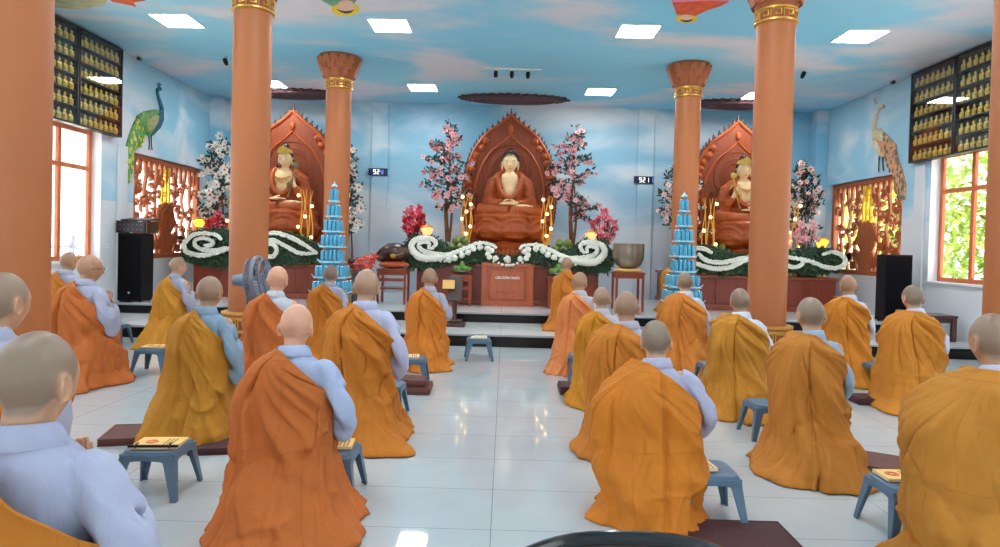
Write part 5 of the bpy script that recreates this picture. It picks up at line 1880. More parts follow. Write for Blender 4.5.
# ------------------------------------------------------------------ carved screens in the side walls
def carved_screen(name_label, x, side, y0, y1):
    """Frame, swirling branches, yellow bamboo stalks above a round carved vase; local X runs along the wall."""
    z0, z1 = SCREEN_Z
    W, H = y1 - y0, z1 - z0
    root = thing('carved_screen', name_label, 'screen', (x + side * 0.06, (y0 + y1) / 2, z0), PI / 2)
    f = MB()
    t = 0.1
    f.box2((-W / 2, -0.06, 0), (-W / 2 + t, 0.06, H)); f.box2((W / 2 - t, -0.06, 0), (W / 2, 0.06, H))
    f.box2((-W / 2 + t, -0.06, 0), (W / 2 - t, 0.06, t)); f.box2((-W / 2 + t, -0.06, H - t), (W / 2 - t, 0.06, H))
    f.build('frame', M['wood_screen'], root, smooth=0, bevel=0.012)
    rr = random.Random(9)
    n = (0, 1, 0)
    b = MB()
    iw, ih = W / 2 - t, H - t
    # hanging drops along the top
    k = 13
    for i in range(k):
        xx = -iw + (i + 0.5) * 2 * iw / k
        L = rr.uniform(0.2, 0.4)
        w = 2 * iw / k
        b.ribbon(catmull([(xx, 0, ih + 0.01), (xx + 0.02, 0, ih - L * 0.5), (xx - 0.01, 0, ih - L)], 8), np.interp(np.linspace(0, 1, 8), [0, 0.35, 0.6, 1], [w * 0.75, w * 0.35, w * 0.5, w * 0.12]), n, 0.05)
    # wavy stems
    for i in range(7):
        xx = -iw + (i + 0.5) * 2 * iw / 7
        if abs(xx) < 0.25:
            continue
        zz = np.linspace(t - 0.02, ih - 0.1, 7)
        p = [(xx + rr.uniform(-0.1, 0.1), 0, z) for z in zz]
        b.ribbon(catmull(p, 40), 0.05 + 0.02 * np.sin(np.linspace(0, 9, 40)), n, 0.05)
    # curls
    for i in range(120):
        xx, z = rr.uniform(-iw + 0.08, iw - 0.08), rr.uniform(t + 0.1, ih - 0.25)
        if abs(xx) < 0.2 and z > 0.9:
            continue
        s = rr.choice((-1, 1))
        th = np.linspace(0.3, rr.uniform(4.5, 7.8), 30)
        r = 0.0135 * th * rr.uniform(0.8, 1.35)
        a0 = rr.uniform(0, 6.28)
        px, pz = xx + s * r * np.cos(th + a0), z + r * np.sin(th + a0)
        px, pz = np.clip(px, -iw, iw), np.clip(pz, t, ih)
        b.ribbon(np.stack([px, np.full(30, rr.uniform(-0.012, 0.012)), pz], 1), np.linspace(0.022, 0.048, 30), n, 0.045)
    # clouds filling the lower corners
    for s in (-1, 1):
        for j in range(6):
            xx, z = s * rr.uniform(0.35, iw - 0.08), rr.uniform(0.16, 0.55)
            a = np.linspace(0, 2 * PI, 17)[:-1]
            b.prism([(xx + 0.12 * math.cos(q) * (1 + 0.25 * math.sin(3 * q + j)), z + 0.09 * math.sin(q)) for q in a], 0.04)
    b.build('fretwork', M['wood_screen'], root, smooth=30)
    c = MB()
    c.lathe([(0.34, -0.03), (0.36, 0.0), (0.34, 0.03)], 36, (0, 0, 0), True, Matrix.Translation((0, 0, 0.8)) @ Matrix.Rotation(PI / 2, 4, 'X'))
    for r in (0.12, 0.22, 0.3):
        a = np.linspace(0, 2 * PI, 33)
        c.tube(np.stack([r * np.cos(a), np.full(33, -0.04), 0.8 + r * np.sin(a)], 1), 0.014, 6)
    c.prism([(-0.28, 0.08), (0.28, 0.08), (0.22, 0.16), (0.34, 0.32), (0.3, 0.46), (0.18, 0.52), (-0.18, 0.52), (-0.3, 0.46), (-0.34, 0.32), (-0.22, 0.16)], 0.07)
    c.build('vase_carving', M['wood_screen'], root, smooth=40)
    y = MB()
    for i, xx in enumerate((-0.15, 0.0, 0.13)):
        y.ribbon(catmull([(xx, 0.01, 1.1), (xx + 0.015, 0.01, 1.4), (xx - 0.01, 0.01, 1.7), (xx, 0.01, ih - 0.03)], 20), 0.05 + 0.012 * (np.arange(20) % 5 == 0), n, 0.05)
    for i in range(10):
        s = rr.choice((-1, 1))
        z = rr.uniform(1.15, ih - 0.1)
        x0 = rr.choice((-0.15, 0.0, 0.13))
        y.ribbon(catmull([(x0, 0, z), (x0 + s * 0.07, 0, z + 0.06), (x0 + s * 0.14, 0, z + 0.04)], 8), np.linspace(0.03, 0.012, 8), n, 0.03)
    y.build('bamboo', M['yellow'], root, smooth=30)['label'] = 'yellow painted bamboo stalks'
    return root


carved_screen('carved wooden lattice screen in the left wall under the green peacock', WL - 0.06, -1, *SCREENS[-1])
carved_screen('carved wooden lattice screen in the right wall under the tan peacock', WR + 0.06, 1, *SCREENS[1])


# ------------------------------------------------------------------ glass fronted cabinets of golden statuettes
def statuette_mesh():
    b = MB()
    b.lathe([(0.034, 0), (0.038, 0.012), (0.028, 0.02), (0.036, 0.028), (0.03, 0.036)], 12)
    b.ell((0, -0.004, 0.052), (0.047, 0.034, 0.02), 12, 6)
    b.ell((0, 0.004, 0.092), (0.03, 0.022, 0.045), 10, 8)
    for s in (-1, 1):
        b.tube([(0.026 * s, 0.002, 0.118), (0.04 * s, -0.004, 0.088), (0.012 * s, -0.03, 0.066)], [0.013, 0.012, 0.009], 6)
    b.ell((0, 0.0, 0.152), (0.019, 0.02, 0.024), 10, 8)
    b.ell((0, 0.002, 0.178), (0.009, 0.009, 0.01), 8, 5)
    return b.mesh('golden_statuette', M['statuette'], 60)


STM = statuette_mesh()


def statuette_cabinet(label, x, side, y0, y1, place):
    z0, z1 = (3.31 if side < 0 else 3.25), 4.87
    W, H, D = y1 - y0, z1 - z0, 0.14
    rz = PI / 2 if side < 0 else -PI / 2
    root = thing('statuette_cabinet', label, 'cabinet', (x, (y0 + y1) / 2, z0), rz)
    # local: X along the wall, front faces -Y
    c = MB()
    t = 0.03
    c.box2((-W / 2, -D, 0), (-W / 2 + t, 0, H)); c.box2((W / 2 - t, -D, 0), (W / 2, 0, H))
    c.box2((-W / 2 + t, -D, 0), (W / 2 - t, 0, t)); c.box2((-W / 2 + t, -D, H - t), (W / 2 - t, 0, H))
    c.build('case', M['cabinet_dark'], root, smooth=0, bevel=0.004)
    MB().box2((-W / 2 + t, -0.02, t), (W / 2 - t, -0.005, H - t)).build('back_panel', M['cabinet_back'], root, smooth=0)
    rows = 6
    rh = (H - 2 * t) / rows
    for r in range(1, rows):
        MB().box2((-W / 2 + t, -D + 0.02, t + r * rh - 0.01), (W / 2 - t, -0.02, t + r * rh + 0.01)).build('shelf', M['cabinet_dark'], root, smooth=0)
    MB().box2((-W / 2 + t, -D + 0.006, t), (W / 2 - t, -D + 0.012, H - t)).build('glass_front', M['glass'], root, smooth=0)
    for r in range(rows):
        for k in range(8):
            lx = -W / 2 + t + (k + 0.5) * (W - 2 * t) / 8
            o = link('golden_statuette', STM)
            zz = z0 + t + r * rh + (0.01 if r else 0.0)
            p = Matrix.Rotation(rz, 3, 'Z') @ Vector((lx, -0.075, 0))
            o.location = (root.location.x + p.x, root.location.y + p.y, zz)
            o.rotation_euler = (0, 0, rz)
            s = 0.98
            o.scale = (s * 1.08, s, s * 1.05)
            nm = ('top', 'second', 'third', 'fourth', 'fifth', 'bottom')[rows - 1 - r]
            tag(o, 'small golden seated statuette on the %s shelf of the %s' % (nm, place), 'statuette', 'golden statuettes in the %s, %s shelf' % (place, nm))


for x, s, nm in ((WL, -1, 'left'), (WR, 1, 'right')):
    statuette_cabinet('black glass fronted cabinet of golden statuettes on the %s wall, beside the peacock' % nm, x, s, *((10.54, 11.72) if s < 0 else (10.96, 12.14)), 'inner %s cabinet' % nm)
    statuette_cabinet('black glass fronted cabinet of golden statuettes on the %s wall, farther from the peacock' % nm, x, s, *((9.34, 10.52) if s < 0 else (9.76, 10.94)), 'outer %s cabinet' % nm)


# ------------------------------------------------------------------ peacock reliefs
def wall_poly(mb, x, pts, depth, side):
    """A low relief slab standing off a side wall, outlined by points given on that wall."""
    w = [at_x(px, py, x) for px, py in pts]
    m = len(w)
    a = [(x, q.y, q.z) for q in w]
    cx = (sum(q.y for q in w) / m, sum(q.z for q in w) / m)
    b = [(x - side * depth * 0.6, q.y, q.z) for q in w]
    c = [(x - side * depth, cx[0] + (q.y - cx[0]) * 0.8, cx[1] + (q.z - cx[1]) * 0.8) for q in w]
    f = [tuple(range(m)), tuple(range(3 * m - 1, 2 * m - 1, -1))]
    for r in (0, 1):
        f += [(r * m + j, r * m + j + m, r * m + (j + 1) % m + m, r * m + (j + 1) % m) for j in range(m)]
    mb.add(a + b + c, f)


def wall_line(mb, x, pts, rad, side, n=24, off=0.02):
    w = [at_x(px, py, x) for px, py in pts]
    p = catmull([(x - side * off, q.y, q.z) for q in w], n)
    mb.tube(p, np.interp(np.linspace(0, 1, n), np.linspace(0, 1, len(rad)), rad), 8)


def peacock(label, x, side, body, breast, wing, tail, neck, legs, crest, mats, seed):
    q = at_x(*body[0], x)
    root = thing('peacock_relief', label, 'wall relief', (0, 0, 0))
    mb = MB(); wall_poly(mb, x, tail, 0.045, side); wall_poly(mb, x, body, 0.07, side)
    tl = mb.build('tail', mats[0], root, smooth=30)
    rr = random.Random(seed)
    tp = [(at_x(px, py, x).y, at_x(px, py, x).z) for px, py in tail]
    ys, zs = [p[0] for p in tp], [p[1] for p in tp]
    m = MB()
    k = 0
    while k < 46:
        yy, zz = rr.uniform(min(ys), max(ys)), rr.uniform(min(zs), max(zs))
        if inside(tp, yy, zz):
            m.ell((x - side * 0.04, yy, zz), (0.016, 0.03, 0.042), 10, 6)
            k += 1
    m.build('feather_spot', mats[3], tl, smooth=60)
    mb = MB()
    wall_poly(mb, x, breast, 0.075, side)
    wall_line(mb, x, neck, [0.05, 0.045, 0.035, 0.03, 0.034, 0.026], side)
    h = at_x(*neck[-1], x)
    mb.ell((x - side * 0.03, h.y, h.z), (0.035, 0.05, 0.045), 12, 8)
    mb.build('body', mats[1], root, smooth=40)
    mb = MB(); wall_poly(mb, x, wing, 0.09, side)
    mb.build('wing', mats[2], root, smooth=40)
    for l in legs:
        m = MB(); wall_line(m, x, l, [0.014, 0.01, 0.012], side, 10)
        m.build('leg', M['dark_metal'], root)
    m = MB()
    for c in crest:
        wall_line(m, x, c, [0.005, 0.012], side, 8)
    m.build('crest', mats[1], root)
    return root


s4 = lambda pts: c2p(120, 75, 4.376, pts)
peacock('green peacock relief with a teal neck on the left wall above the carved screen', WL, -1,
        s4([(70, 180), (100, 160), (150, 150), (178, 165), (180, 200), (165, 235), (140, 262), (118, 265), (100, 240), (80, 215)]),
        s4([(150, 160), (182, 150), (183, 190), (165, 235), (135, 265), (120, 262), (140, 225)]),
        s4([(105, 195), (135, 168), (158, 172), (155, 200), (135, 235), (112, 250), (102, 230)]),
        s4([(75, 180), (120, 155), (112, 230), (105, 280), (85, 310), (55, 330), (50, 400), (38, 470), (20, 480), (12, 400), (18, 330), (35, 270), (55, 215)]),
        s4([(172, 185), (178, 150), (170, 115), (162, 88), (160, 66), (168, 60)]),
        [s4([(122, 262), (124, 300), (122, 328)]), s4([(132, 260), (133, 300), (136, 328)])],
        [s4([(167, 56), (160, 36)]), s4([(167, 56), (168, 34)]), s4([(168, 56), (175, 40)])],
        (M['peacock_green'], M['peacock_blue'], mat('peacock_wing', rgb(168, 164, 110), 0.6, var=0.3, vscale=20), M['peacock_spot']), 3)
s5 = lambda pts: c2p(815, 90, 4.972, pts)
peacock('tan and cream peacock relief on the right wall above the carved screen', WR, 1,
        s5([(298, 200), (325, 195), (345, 240), (350, 300), (345, 335), (325, 320), (305, 280), (295, 235)]),
        s5([(305, 245), (320, 240), (345, 290), (348, 335), (330, 332), (308, 290)]),
        s5([(300, 200), (330, 192), (350, 215), (350, 260), (325, 245), (300, 240)]),
        s5([(320, 205), (360, 222), (405, 270), (415, 340), (435, 390), (455, 470), (448, 545), (425, 545), (405, 450), (370, 390), (350, 330), (345, 260)]),
        s5([(300, 220), (300, 180), (306, 140), (315, 110), (328, 84), (342, 82)]),
        [s5([(325, 325), (322, 370), (322, 408)]), s5([(342, 335), (342, 370), (345, 402)])],
        [s5([(312, 70), (300, 66)]), s5([(310, 72), (310, 40)]), s5([(306, 72), (296, 45)])],
        (M['peacock_tan'], M['peacock_cream'], mat('peacock_wing_cream', rgb(212, 200, 160), 0.6, var=0.2, vscale=18), M['peacock_spot_blue']), 4)


# ------------------------------------------------------------------ number boards on the back wall
SEGS = {'9': 'abcdfg', '2': 'abdeg', '1': 'bc', '7': 'abc', '0': 'abcdef', '4': 'bcfg', 'Y': 'bcdfg'}


def digit(mb, ch, x, z, w, h):
    t = w * 0.2
    P = {'a': ((-w / 2, h / 2), (w / 2, h / 2)), 'g': ((-w / 2, 0), (w / 2, 0)), 'd': ((-w / 2, -h / 2), (w / 2, -h / 2)),
         'f': ((-w / 2, 0), (-w / 2, h / 2)), 'b': ((w / 2, 0), (w / 2, h / 2)), 'e': ((-w / 2, -h / 2), (-w / 2, 0)), 'c': ((w / 2, -h / 2), (w / 2, 0))}
    for s in SEGS[ch]:
        (xa, za), (xb, zb) = P[s]
        mb.box2((x + min(xa, xb) - t / 2, -0.034, z + min(za, zb) - t / 2), (x + max(xa, xb) + t / 2, -0.028, z + max(za, zb) + t / 2))


def number_board(label, px0, px1, py0, py1, white, blue):
    a, b = at_y(px0, py0, YB - 0.08), at_y(px1, py1, YB - 0.08)
    w, h = b.x - a.x, a.z - b.z
    root = thing('number_board', label, 'sign', ((a.x + b.x) / 2, YB - 0.06, (a.z + b.z) / 2))
    MB().box((0, -0.015, 0), (w, 0.03, h)).build('screen', M['screen_blue'], root, smooth=0, bevel=0.004)
    m = MB()
    x = -w * 0.18
    for ch in white:
        digit(m, ch, x, 0, w * 0.10, h * 0.58)
        x += w * 0.185
    m.build('digits', M['digit_white'], root, smooth=0)
    m = MB()
    digit(m, blue, x + 0.01, 0, w * 0.10, h * 0.52)
    m.build('blue_digit', M['digit_blue'], root, smooth=0)


number_board('dark blue board with white number 92 on the back wall, left of centre', 368.5, 387.5, 168, 175.8, '92', 'Y')
number_board('dark blue board with white number 921 on the back wall, right of centre', 634, 653.5, 176, 184, '921', '1')


# ------------------------------------------------------------------ speakers, mixer, fan
def speaker(label, x, y, w, d, h, rz=0.0):
    root = thing('loudspeaker', label, 'loudspeaker', (x, y, P2Z), rz)
    MB().box((0, 0, h / 2 + 0.02), (w, d, h)).build('cabinet', M['black'], root, smooth=0, bevel=0.015)
    MB().box((0, -d / 2 - 0.006, h / 2 + 0.02), (w - 0.04, 0.014, h - 0.06)).build('grille', M['black_cloth'], root, smooth=0, bevel=0.006)
    MB().lathe([(0.02, 0), (0.02, 0.006)], 16, T=Matrix.Translation((0, -d / 2 - 0.012, 0.17)) @ Matrix.Rotation(PI / 2, 4, 'X')).build('badge', M['can_top'], root)
    for sx in (-1, 1):
        for sy in (-1, 1):
            MB().lathe([(0.02, 0), (0.024, 0.02)], 12, (sx * (w / 2 - 0.05), sy * (d / 2 - 0.05), 0)).build('foot', M['black'], root)
    return root


SPL = speaker('tall black loudspeaker by the left carved screen carrying a mixer', -6.71, 11.95, 0.44, 0.4, 1.22)
speaker('tall black loudspeaker standing by the right window', 6.93, 11.80, 0.46, 0.34, 1.18, -0.1)
mx = thing('mixer', 'black mixing console with red lights on top of the left loudspeaker', 'mixer', (-6.69, 11.95, P2Z + 1.24))
MB().box((0, 0, 0.11), (0.52, 0.38, 0.2)).build('rack', M['black'], mx, smooth=0, bevel=0.01)
MB().box((0, 0, 0.0), (0.52, 0.38, 0.03), Matrix.Translation((0.03, 0.05, 0.25)) @ Matrix.Rotation(0.12, 4, 'X')).build('console', M['dark_metal'], mx, smooth=0, bevel=0.008)
for r in range(2):
    f = MB().box((0, -0.195, 0.06 + 0.09 * r), (0.48, 0.014, 0.085)).build('front_plate', M['dark_metal'], mx, smooth=0, bevel=0.003)
    for k in range(6):
        MB().lathe([(0.009, 0), (0.008, 0.014)], 12, T=Matrix.Translation((-0.2 + 0.075 * k, -0.202, 0.06 + 0.09 * r)) @ Matrix.Rotation(PI / 2, 4, 'X')).build('knob', M['red_petal'] if (k + r) % 3 == 0 else M['fan'], f)
for s in (-1, 1):
    MB().box((s * 0.27, 0, 0.11), (0.02, 0.4, 0.22)).build('side_cheek', M['wood_dark'], mx, smooth=0, bevel=0.004)
cb = MB()
rr = random.Random(2)
for i in range(4):
    x0 = -6.96 + 0.02 * i
    cb.tube(catmull([(-6.93, 12.1, P2Z + 1.3), (x0, 11.95, P2Z + 0.9), (x0 - 0.01, 11.85, P2Z + 0.4), (x0 + rr.uniform(-0.01, 0.05), 11.8, P2Z + 0.06), (x0 + 0.25, 11.72, P2Z + 0.012)], 24), 0.008, 6)
tag(cb.build('cable', M['black']), 'black cables hanging beside the left loudspeaker', 'cable', kind='stuff')

FC = at_y(259, 280, 7.2)
fan = thing('pedestal_fan', 'grey pedestal fan turned to the right in front of the left column', 'fan', (FC.x - 0.13, 7.2, 0), 0)
R = 0.245
MB().lathe([(0.22, 0), (0.22, 0.025), (0.05, 0.05), (0.03, 0.09)], 28).build('base', M['fan'], fan)
MB().tube([(0, 0, 0.05), (0, 0, 0.6)], 0.02, 12).tube([(0, 0, 0.55), (0, 0, FC.z - 0.02)], 0.014, 12).build('pole', M['fan'], fan)
FT = Matrix.Translation((0.0, 0, FC.z)) @ Matrix.Rotation(0.02, 4, 'Z') @ Matrix.Rotation(-PI / 2, 4, 'Z') @ Matrix.Rotation(0.08, 4, 'X')
# in the head's frame the air blows along +Y; the frame is turned to face the hall's right side
mt = MB().lathe([(0.02, -0.16), (0.055, -0.15), (0.07, -0.08), (0.07, 0.02), (0.04, 0.05)], 24, T=FT @ Matrix.Rotation(-PI / 2, 4, 'X'))
mt.box((0, -0.02, -0.06), (0.05, 0.06, 0.08), FT)
mt.build('motor', M['fan'], fan)
bl = MB()
for k in range(3):
    T = FT @ Matrix.Translation((0, 0.12, 0)) @ Matrix.Rotation(k * 2 * PI / 3, 4, 'Y')
    rings = []
    for r in np.linspace(0.04, R * 0.86, 8):
        c = 0.04 + 0.10 * math.sin(PI * (r / R) ** 0.8)
        tw = 0.6 - 0.9 * r
        rings.append([(s * c * math.cos(tw), s * c * math.sin(tw) + e, r) for s, e in ((-1, -0.003), (1, -0.003), (1, 0.003), (-1, 0.003))])
    bl.loft(rings, T=T)
bl.lathe([(0.045, -0.03), (0.045, 0.02), (0.02, 0.04)], 20, T=FT @ Matrix.Translation((0, 0.12, 0)) @ Matrix.Rotation(-PI / 2, 4, 'X'))
bl.build('blade', M['fan_blade'], fan)
cg = MB()
a = np.linspace(0, 2 * PI, 41)
for y, r in ((0.05, R * 0.55), (0.04, R * 0.9), (0.12, R), (0.135, R), (0.2, R * 0.9), (0.22, R * 0.55), (0.225, R * 0.25)):
    cg.tube(np.stack([r * np.cos(a), np.full(41, y), r * np.sin(a)], 1), 0.009 if r < R else 0.016, 6, True, FT)
for k in range(40):
    q = 2 * PI * k / 40
    for sgn in (0, 1):
        yy = ((0.06, 0.035, 0.12), (0.23, 0.21, 0.135))[sgn]
        cg.tube([(0.06 * math.cos(q), yy[0], 0.06 * math.sin(q)), (R * 0.85 * math.cos(q), yy[1], R * 0.85 * math.sin(q)), (R * math.cos(q), yy[2], R * math.sin(q))], 0.0042, 4, True, FT)
cg.build('cage', M['fan'], fan)


# ------------------------------------------------------------------ pagoda towers of blue cans
def can_mesh():
    b = MB().lathe([(0.026, 0), (0.032, 0.006), (0.033, 0.02), (0.033, 0.135), (0.027, 0.148), (0.0255, 0.152), (0.024, 0.149)], 16)
    me = b.mesh('drink_can', M['can'], 40)
    me.materials.append(M['can_top'])
    for p in me.polygons:
        if p.center.z > 0.142 or p.center.z < 0.005:
            p.material_index = 1
    return me


CAN = can_mesh()
ORD = ['top', 'second', 'third', 'fourth', 'fifth', 'sixth', 'seventh', 'eighth', 'lowest']


def can_tower(px, ptop, Y, side):
    top = at_y(px, ptop, Y)
    ns = [2, 3, 4, 5, 5, 7, 8, 9, 10]
    H = top.z - P1Z
    pitch = H / len(ns)
    root = thing('can_tower', 'white trays of the %s pagoda tower stacked with blue cans' % side, 'display tower', (top.x, Y, P1Z))
    pit = 0.0675
    CS = 1.22
    for i, n in enumerate(ns):
        z = H - (i + 1) * pitch
        w = n * pit + 0.03
        t = MB().box((0, 0, z + 0.009), (w, w, 0.018))
        t.box((0, -w / 2 + 0.004, z + 0.02), (w, 0.008, 0.014)).box((-w / 2 + 0.004, 0, z + 0.02), (0.008, w, 0.014)).box((w / 2 - 0.004, 0, z + 0.02), (0.008, w, 0.014))
        t.build('tray', M['tray'], root, smooth=0, bevel=0.003)
        MB().box((0, 0, z + 0.018 + (pitch - 0.018) / 2), (max(0.03, w - 0.19), max(0.03, w - 0.19), pitch - 0.018)).build('core_box', M['can'], root, smooth=0)
        if n > 4:
            # upturned eave points at the corners of the wider trays
            e = MB()
            for sx in (-1, 1):
                e.tube(catmull([(sx * (w / 2 - 0.03), -w / 2 + 0.01, z + 0.02), (sx * w / 2, -w / 2 - 0.005, z + 0.035), (sx * (w / 2 + 0.025), -w / 2 - 0.02, z + 0.07)], 6), np.linspace(0.012, 0.005, 6), 6)
            e.build('eave_tip', M['tray'], root)
        spots = [((k - (n - 1) / 2) * pit, -(n - 1) / 2 * pit) for k in range(n)]
        if i < 7:
            spots += [(s * (n - 1) / 2 * pit, (k - (n - 1) / 2) * pit) for k in range(1, n) for s in (-1, 1)]
        for sx, sy in spots:
            o = link('drink_can', CAN)
            o.location = (top.x + sx, Y + sy, P1Z + z + 0.018)
            o.rotation_euler = (0, 0, (sx * 37 + sy * 91) % 6.28)
            o.scale = (1, 1, CS)
            tag(o, 'turquoise blue can on the %s tier of the %s pagoda tower' % (ORD[i], side), 'can', 'cans on the %s tier, %s tower' % (ORD[i], side))
    cap = MB().lathe([(0.05, H), (0.055, H + 0.02), (0.02, H + 0.05), (0.0, H + 0.1)], 8)
    cap.build('finial', M['tray'], root)


can_tower(334.5, 187, 10.95, 'left')
can_tower(684.5, 197, 10.95, 'right')


# ------------------------------------------------------------------ furniture on the platform
def stand(name, label, cat, x, y, z, w, d, h, m, shelf=0.0, legw=0.045):
    root = thing(name, label, cat, (x, y, z))
    MB().box((0, 0, h - 0.02), (w, d, 0.04)).build('top', m, root, smooth=0, bevel=0.008)
    MB().box((0, -d / 2 + 0.04, h - 0.08), (w - 0.08, 0.02, 0.08)).box((0, d / 2 - 0.04, h - 0.08), (w - 0.08, 0.02, 0.08)).box((-w / 2 + 0.04, 0, h - 0.08), (0.02, d - 0.08, 0.08)).box((w / 2 - 0.04, 0, h - 0.08), (0.02, d - 0.08, 0.08)).build('apron', m, root, smooth=0, bevel=0.004)
    for sx in (-1, 1):
        for sy in (-1, 1):
            MB().box((sx * (w / 2 - legw / 2 - 0.01), sy * (d / 2 - legw / 2 - 0.01), (h - 0.04) / 2), (legw, legw, h - 0.04)).build('leg', m, root, smooth=0, bevel=0.006)
    if shelf:
        MB().box((0, 0, shelf), (w - 0.06, d - 0.06, 0.03)).build('shelf', m, root, smooth=0, bevel=0.004)
        MB().box((0, -d / 2 + 0.03, shelf + (h - shelf) * 0.45), (w - 0.08, 0.02, 0.06)).build('rail', m, root, smooth=0, bevel=0.004)
    return root


# wooden fish drum
w = at_y(394, 262, 12.9)
stand('drum_stand', 'red wooden stand under the large wooden fish drum', 'stand', w.x, 12.9, P2Z, 0.58, 0.55, 0.68, M['wood_red'], 0.3)
cu = MB().ell((0, 0, 0), (0.3, 0.27, 0.075), 28, 12)
tag(cu.build('drum_cushion', M['orange_cloth'], smooth=60, loc=(w.x, 12.9, P2Z + 0.68 + 0.075)), 'round orange cushion under the wooden fish drum', 'cushion')
wf = thing('wooden_fish_drum', 'large dark red wooden fish drum on an orange cushion', 'drum', (w.x, 12.9, P2Z + 0.80))
wf.scale = (0.98, 0.98, 0.8)
bb = MB().ell((0.02, 0, 0.24), (0.29, 0.26, 0.24), 32, 20).ell((-0.24, 0, 0.1), (0.13, 0.14, 0.1), 20, 12).tube(catmull([(-0.1, 0, 0.45), (-0.25, 0, 0.32), (-0.36, 0, 0.14), (-0.3, 0, 0.06)], 14), [0.03] * 14, 10)
me = remesh(bb, 0.014, 3)
me.materials.append(M['wood_dark'])
link('shell', me, wf)
MB().ell((0.02, -0.24, 0.17), (0.06, 0.03, 0.06), 16, 10).ell((0.14, -0.21, 0.24), (0.035, 0.02, 0.035), 12, 8).build('eye', M['gold_soft'], wf, smooth=60)['label'] = 'gold eye'
MB().tube([(0.02, -0.29, 0.16), (0.24, -0.33, 0.24)], [0.012, 0.01], 8).build('striker', M['gold_soft'], wf)

# bronze singing bowl
w = at_y(628, 270, 12.7)
stand('bowl_stand', 'dark red wooden stand under the bronze singing bowl', 'stand', w.x, 12.7, P2Z, 0.56, 0.54, 0.74, M['wood_red'])
cu = MB().lathe([(0.2, 0), (0.26, 0.01), (0.27, 0.035), (0.24, 0.06), (0.1, 0.065)], 32)
tag(cu.build('bowl_cushion', M['book_cover'], loc=(w.x, 12.7, P2Z + 0.74)), 'pale orange cushion ring under the bronze singing bowl', 'cushion')
bw = MB().lathe([(0.06, 0.0), (0.15, 0.01), (0.24, 0.08), (0.29, 0.2), (0.3, 0.34), (0.295, 0.46), (0.3, 0.48), (0.285, 0.48), (0.28, 0.34), (0.26, 0.18), (0.14, 0.05), (0.0, 0.04)], 48, cap=False)
tag(bw.build('singing_bowl', M['bronze'], loc=(w.x, 12.7, P2Z + 0.8), smooth=60), 'large bronze singing bowl on its stand right of the central altar', 'bowl')

# offering tables with fruit dishes
for px, py, nm in ((462, 275, 'left'), (558, 280, 'right')):
    w = at_y(px, py, 12.85)
    stand('offering_table', 'small red offering table %s of the carved centre board' % nm, 'table', w.x, 12.82, P2Z, 0.4, 0.4, 0.6, M['wood_red'], 0.14)
    d = MB().lathe([(0.07, 0), (0.08, 0.012), (0.05, 0.03), (0.19, 0.055), (0.21, 0.08), (0.195, 0.08), (0.05, 0.05), (0.0, 0.045)], 28, cap=False)
    tag(d.build('fruit_dish', M['can_top'], loc=(w.x, 12.82, P2Z + 0.6)), 'shallow dish of fruit on the %s offering table' % nm, 'dish')
    for k in range(6):
        a = k * PI / 3
        o = link('green_fruit', FR2)
        o.location = (w.x + 0.115 * math.cos(a), 12.82 + 0.115 * math.sin(a), P2Z + 0.6 + 0.11)
        o.rotation_euler = (0.5 * math.cos(a), 0.9, a)
        tag(o, 'green fruit around the rim of the dish on the %s offering table' % nm, 'fruit', 'green fruit on the %s offering table' % nm)
    o = link('green_fruit', FR2)
    o.location = (w.x, 12.82, P2Z + 0.6 + 0.17)
    o.scale = (0.95, 0.95, 1.25)
    tag(o, 'upright green fruit on top of the dish on the %s offering table' % nm, 'fruit')

# glass vase with red flowers, side pedestal
w = at_y(366, 282, 12.3)
vz = thing('flower_vase', 'clear glass vase of red flowers beside the left tower of cans', 'vase', (w.x, 12.3, P2Z))
MB().lathe([(0.12, 0), (0.17, 0.06), (0.2, 0.3), (0.17, 0.5), (0.11, 0.6), (0.14, 0.66), (0.13, 0.66), (0.1, 0.6), (0.155, 0.5), (0.185, 0.3), (0.15, 0.07), (0.0, 0.03)], 32, cap=False).build('glass_body', M['glass_vase'], vz, smooth=60)
rr = random.Random(8)
pt, stm = MB(), MB()
for i in range(12):
    q = (rr.uniform(-0.22, 0.22), rr.uniform(-0.15, 0.1), rr.uniform(0.66, 0.95))
    stm.tube([(0, 0, 0.08), (q[0] * 0.3, q[1] * 0.3, 0.55), q], 0.006, 5)
    for k in range(8):
        d = Vector((rr.gauss(0, 1), rr.gauss(-0.4, 1), rr.gauss(0.2, 0.7)))
        leaf_mb(pt, q, d, (0, -1, 0.4), 0.11, 0.045)
stm.build('stem', M['leaf_dark'], vz)
pt.build('petal_cluster', mat('salmon_petal', rgb(232, 92, 72), 0.5, var=0.2), vz, smooth=0)
w = at_y(351, 272, 12.55)
sp = thing('side_pedestal', 'slim grey pedestal with wooden top between the left tower and the glass vase', 'pedestal', (w.x, 12.55, P2Z))
MB().box((0, 0, 0.34), (0.24, 0.24, 0.68)).build('shaft', M['fan'], sp, smooth=0, bevel=0.01)
MB().box((0, 0, 0.72), (0.34, 0.3, 0.08)).build('top', M['wood_red'], sp, smooth=0, bevel=0.01)
cz = MB().lathe([(0.03, 0), (0.06, 0.02), (0.07, 0.06), (0.05, 0.09), (0.055, 0.1)], 20).tube([(0.06, 0, 0.06), (0.11, 0, 0.1), (0.13, 0, 0.13)], [0.014, 0.01, 0.012], 8)
tag(cz.build('censer', M['wood_dark'], loc=(w.x, 12.55, P2Z + 0.76)), 'small dark brown censer on the slim grey pedestal', 'censer')

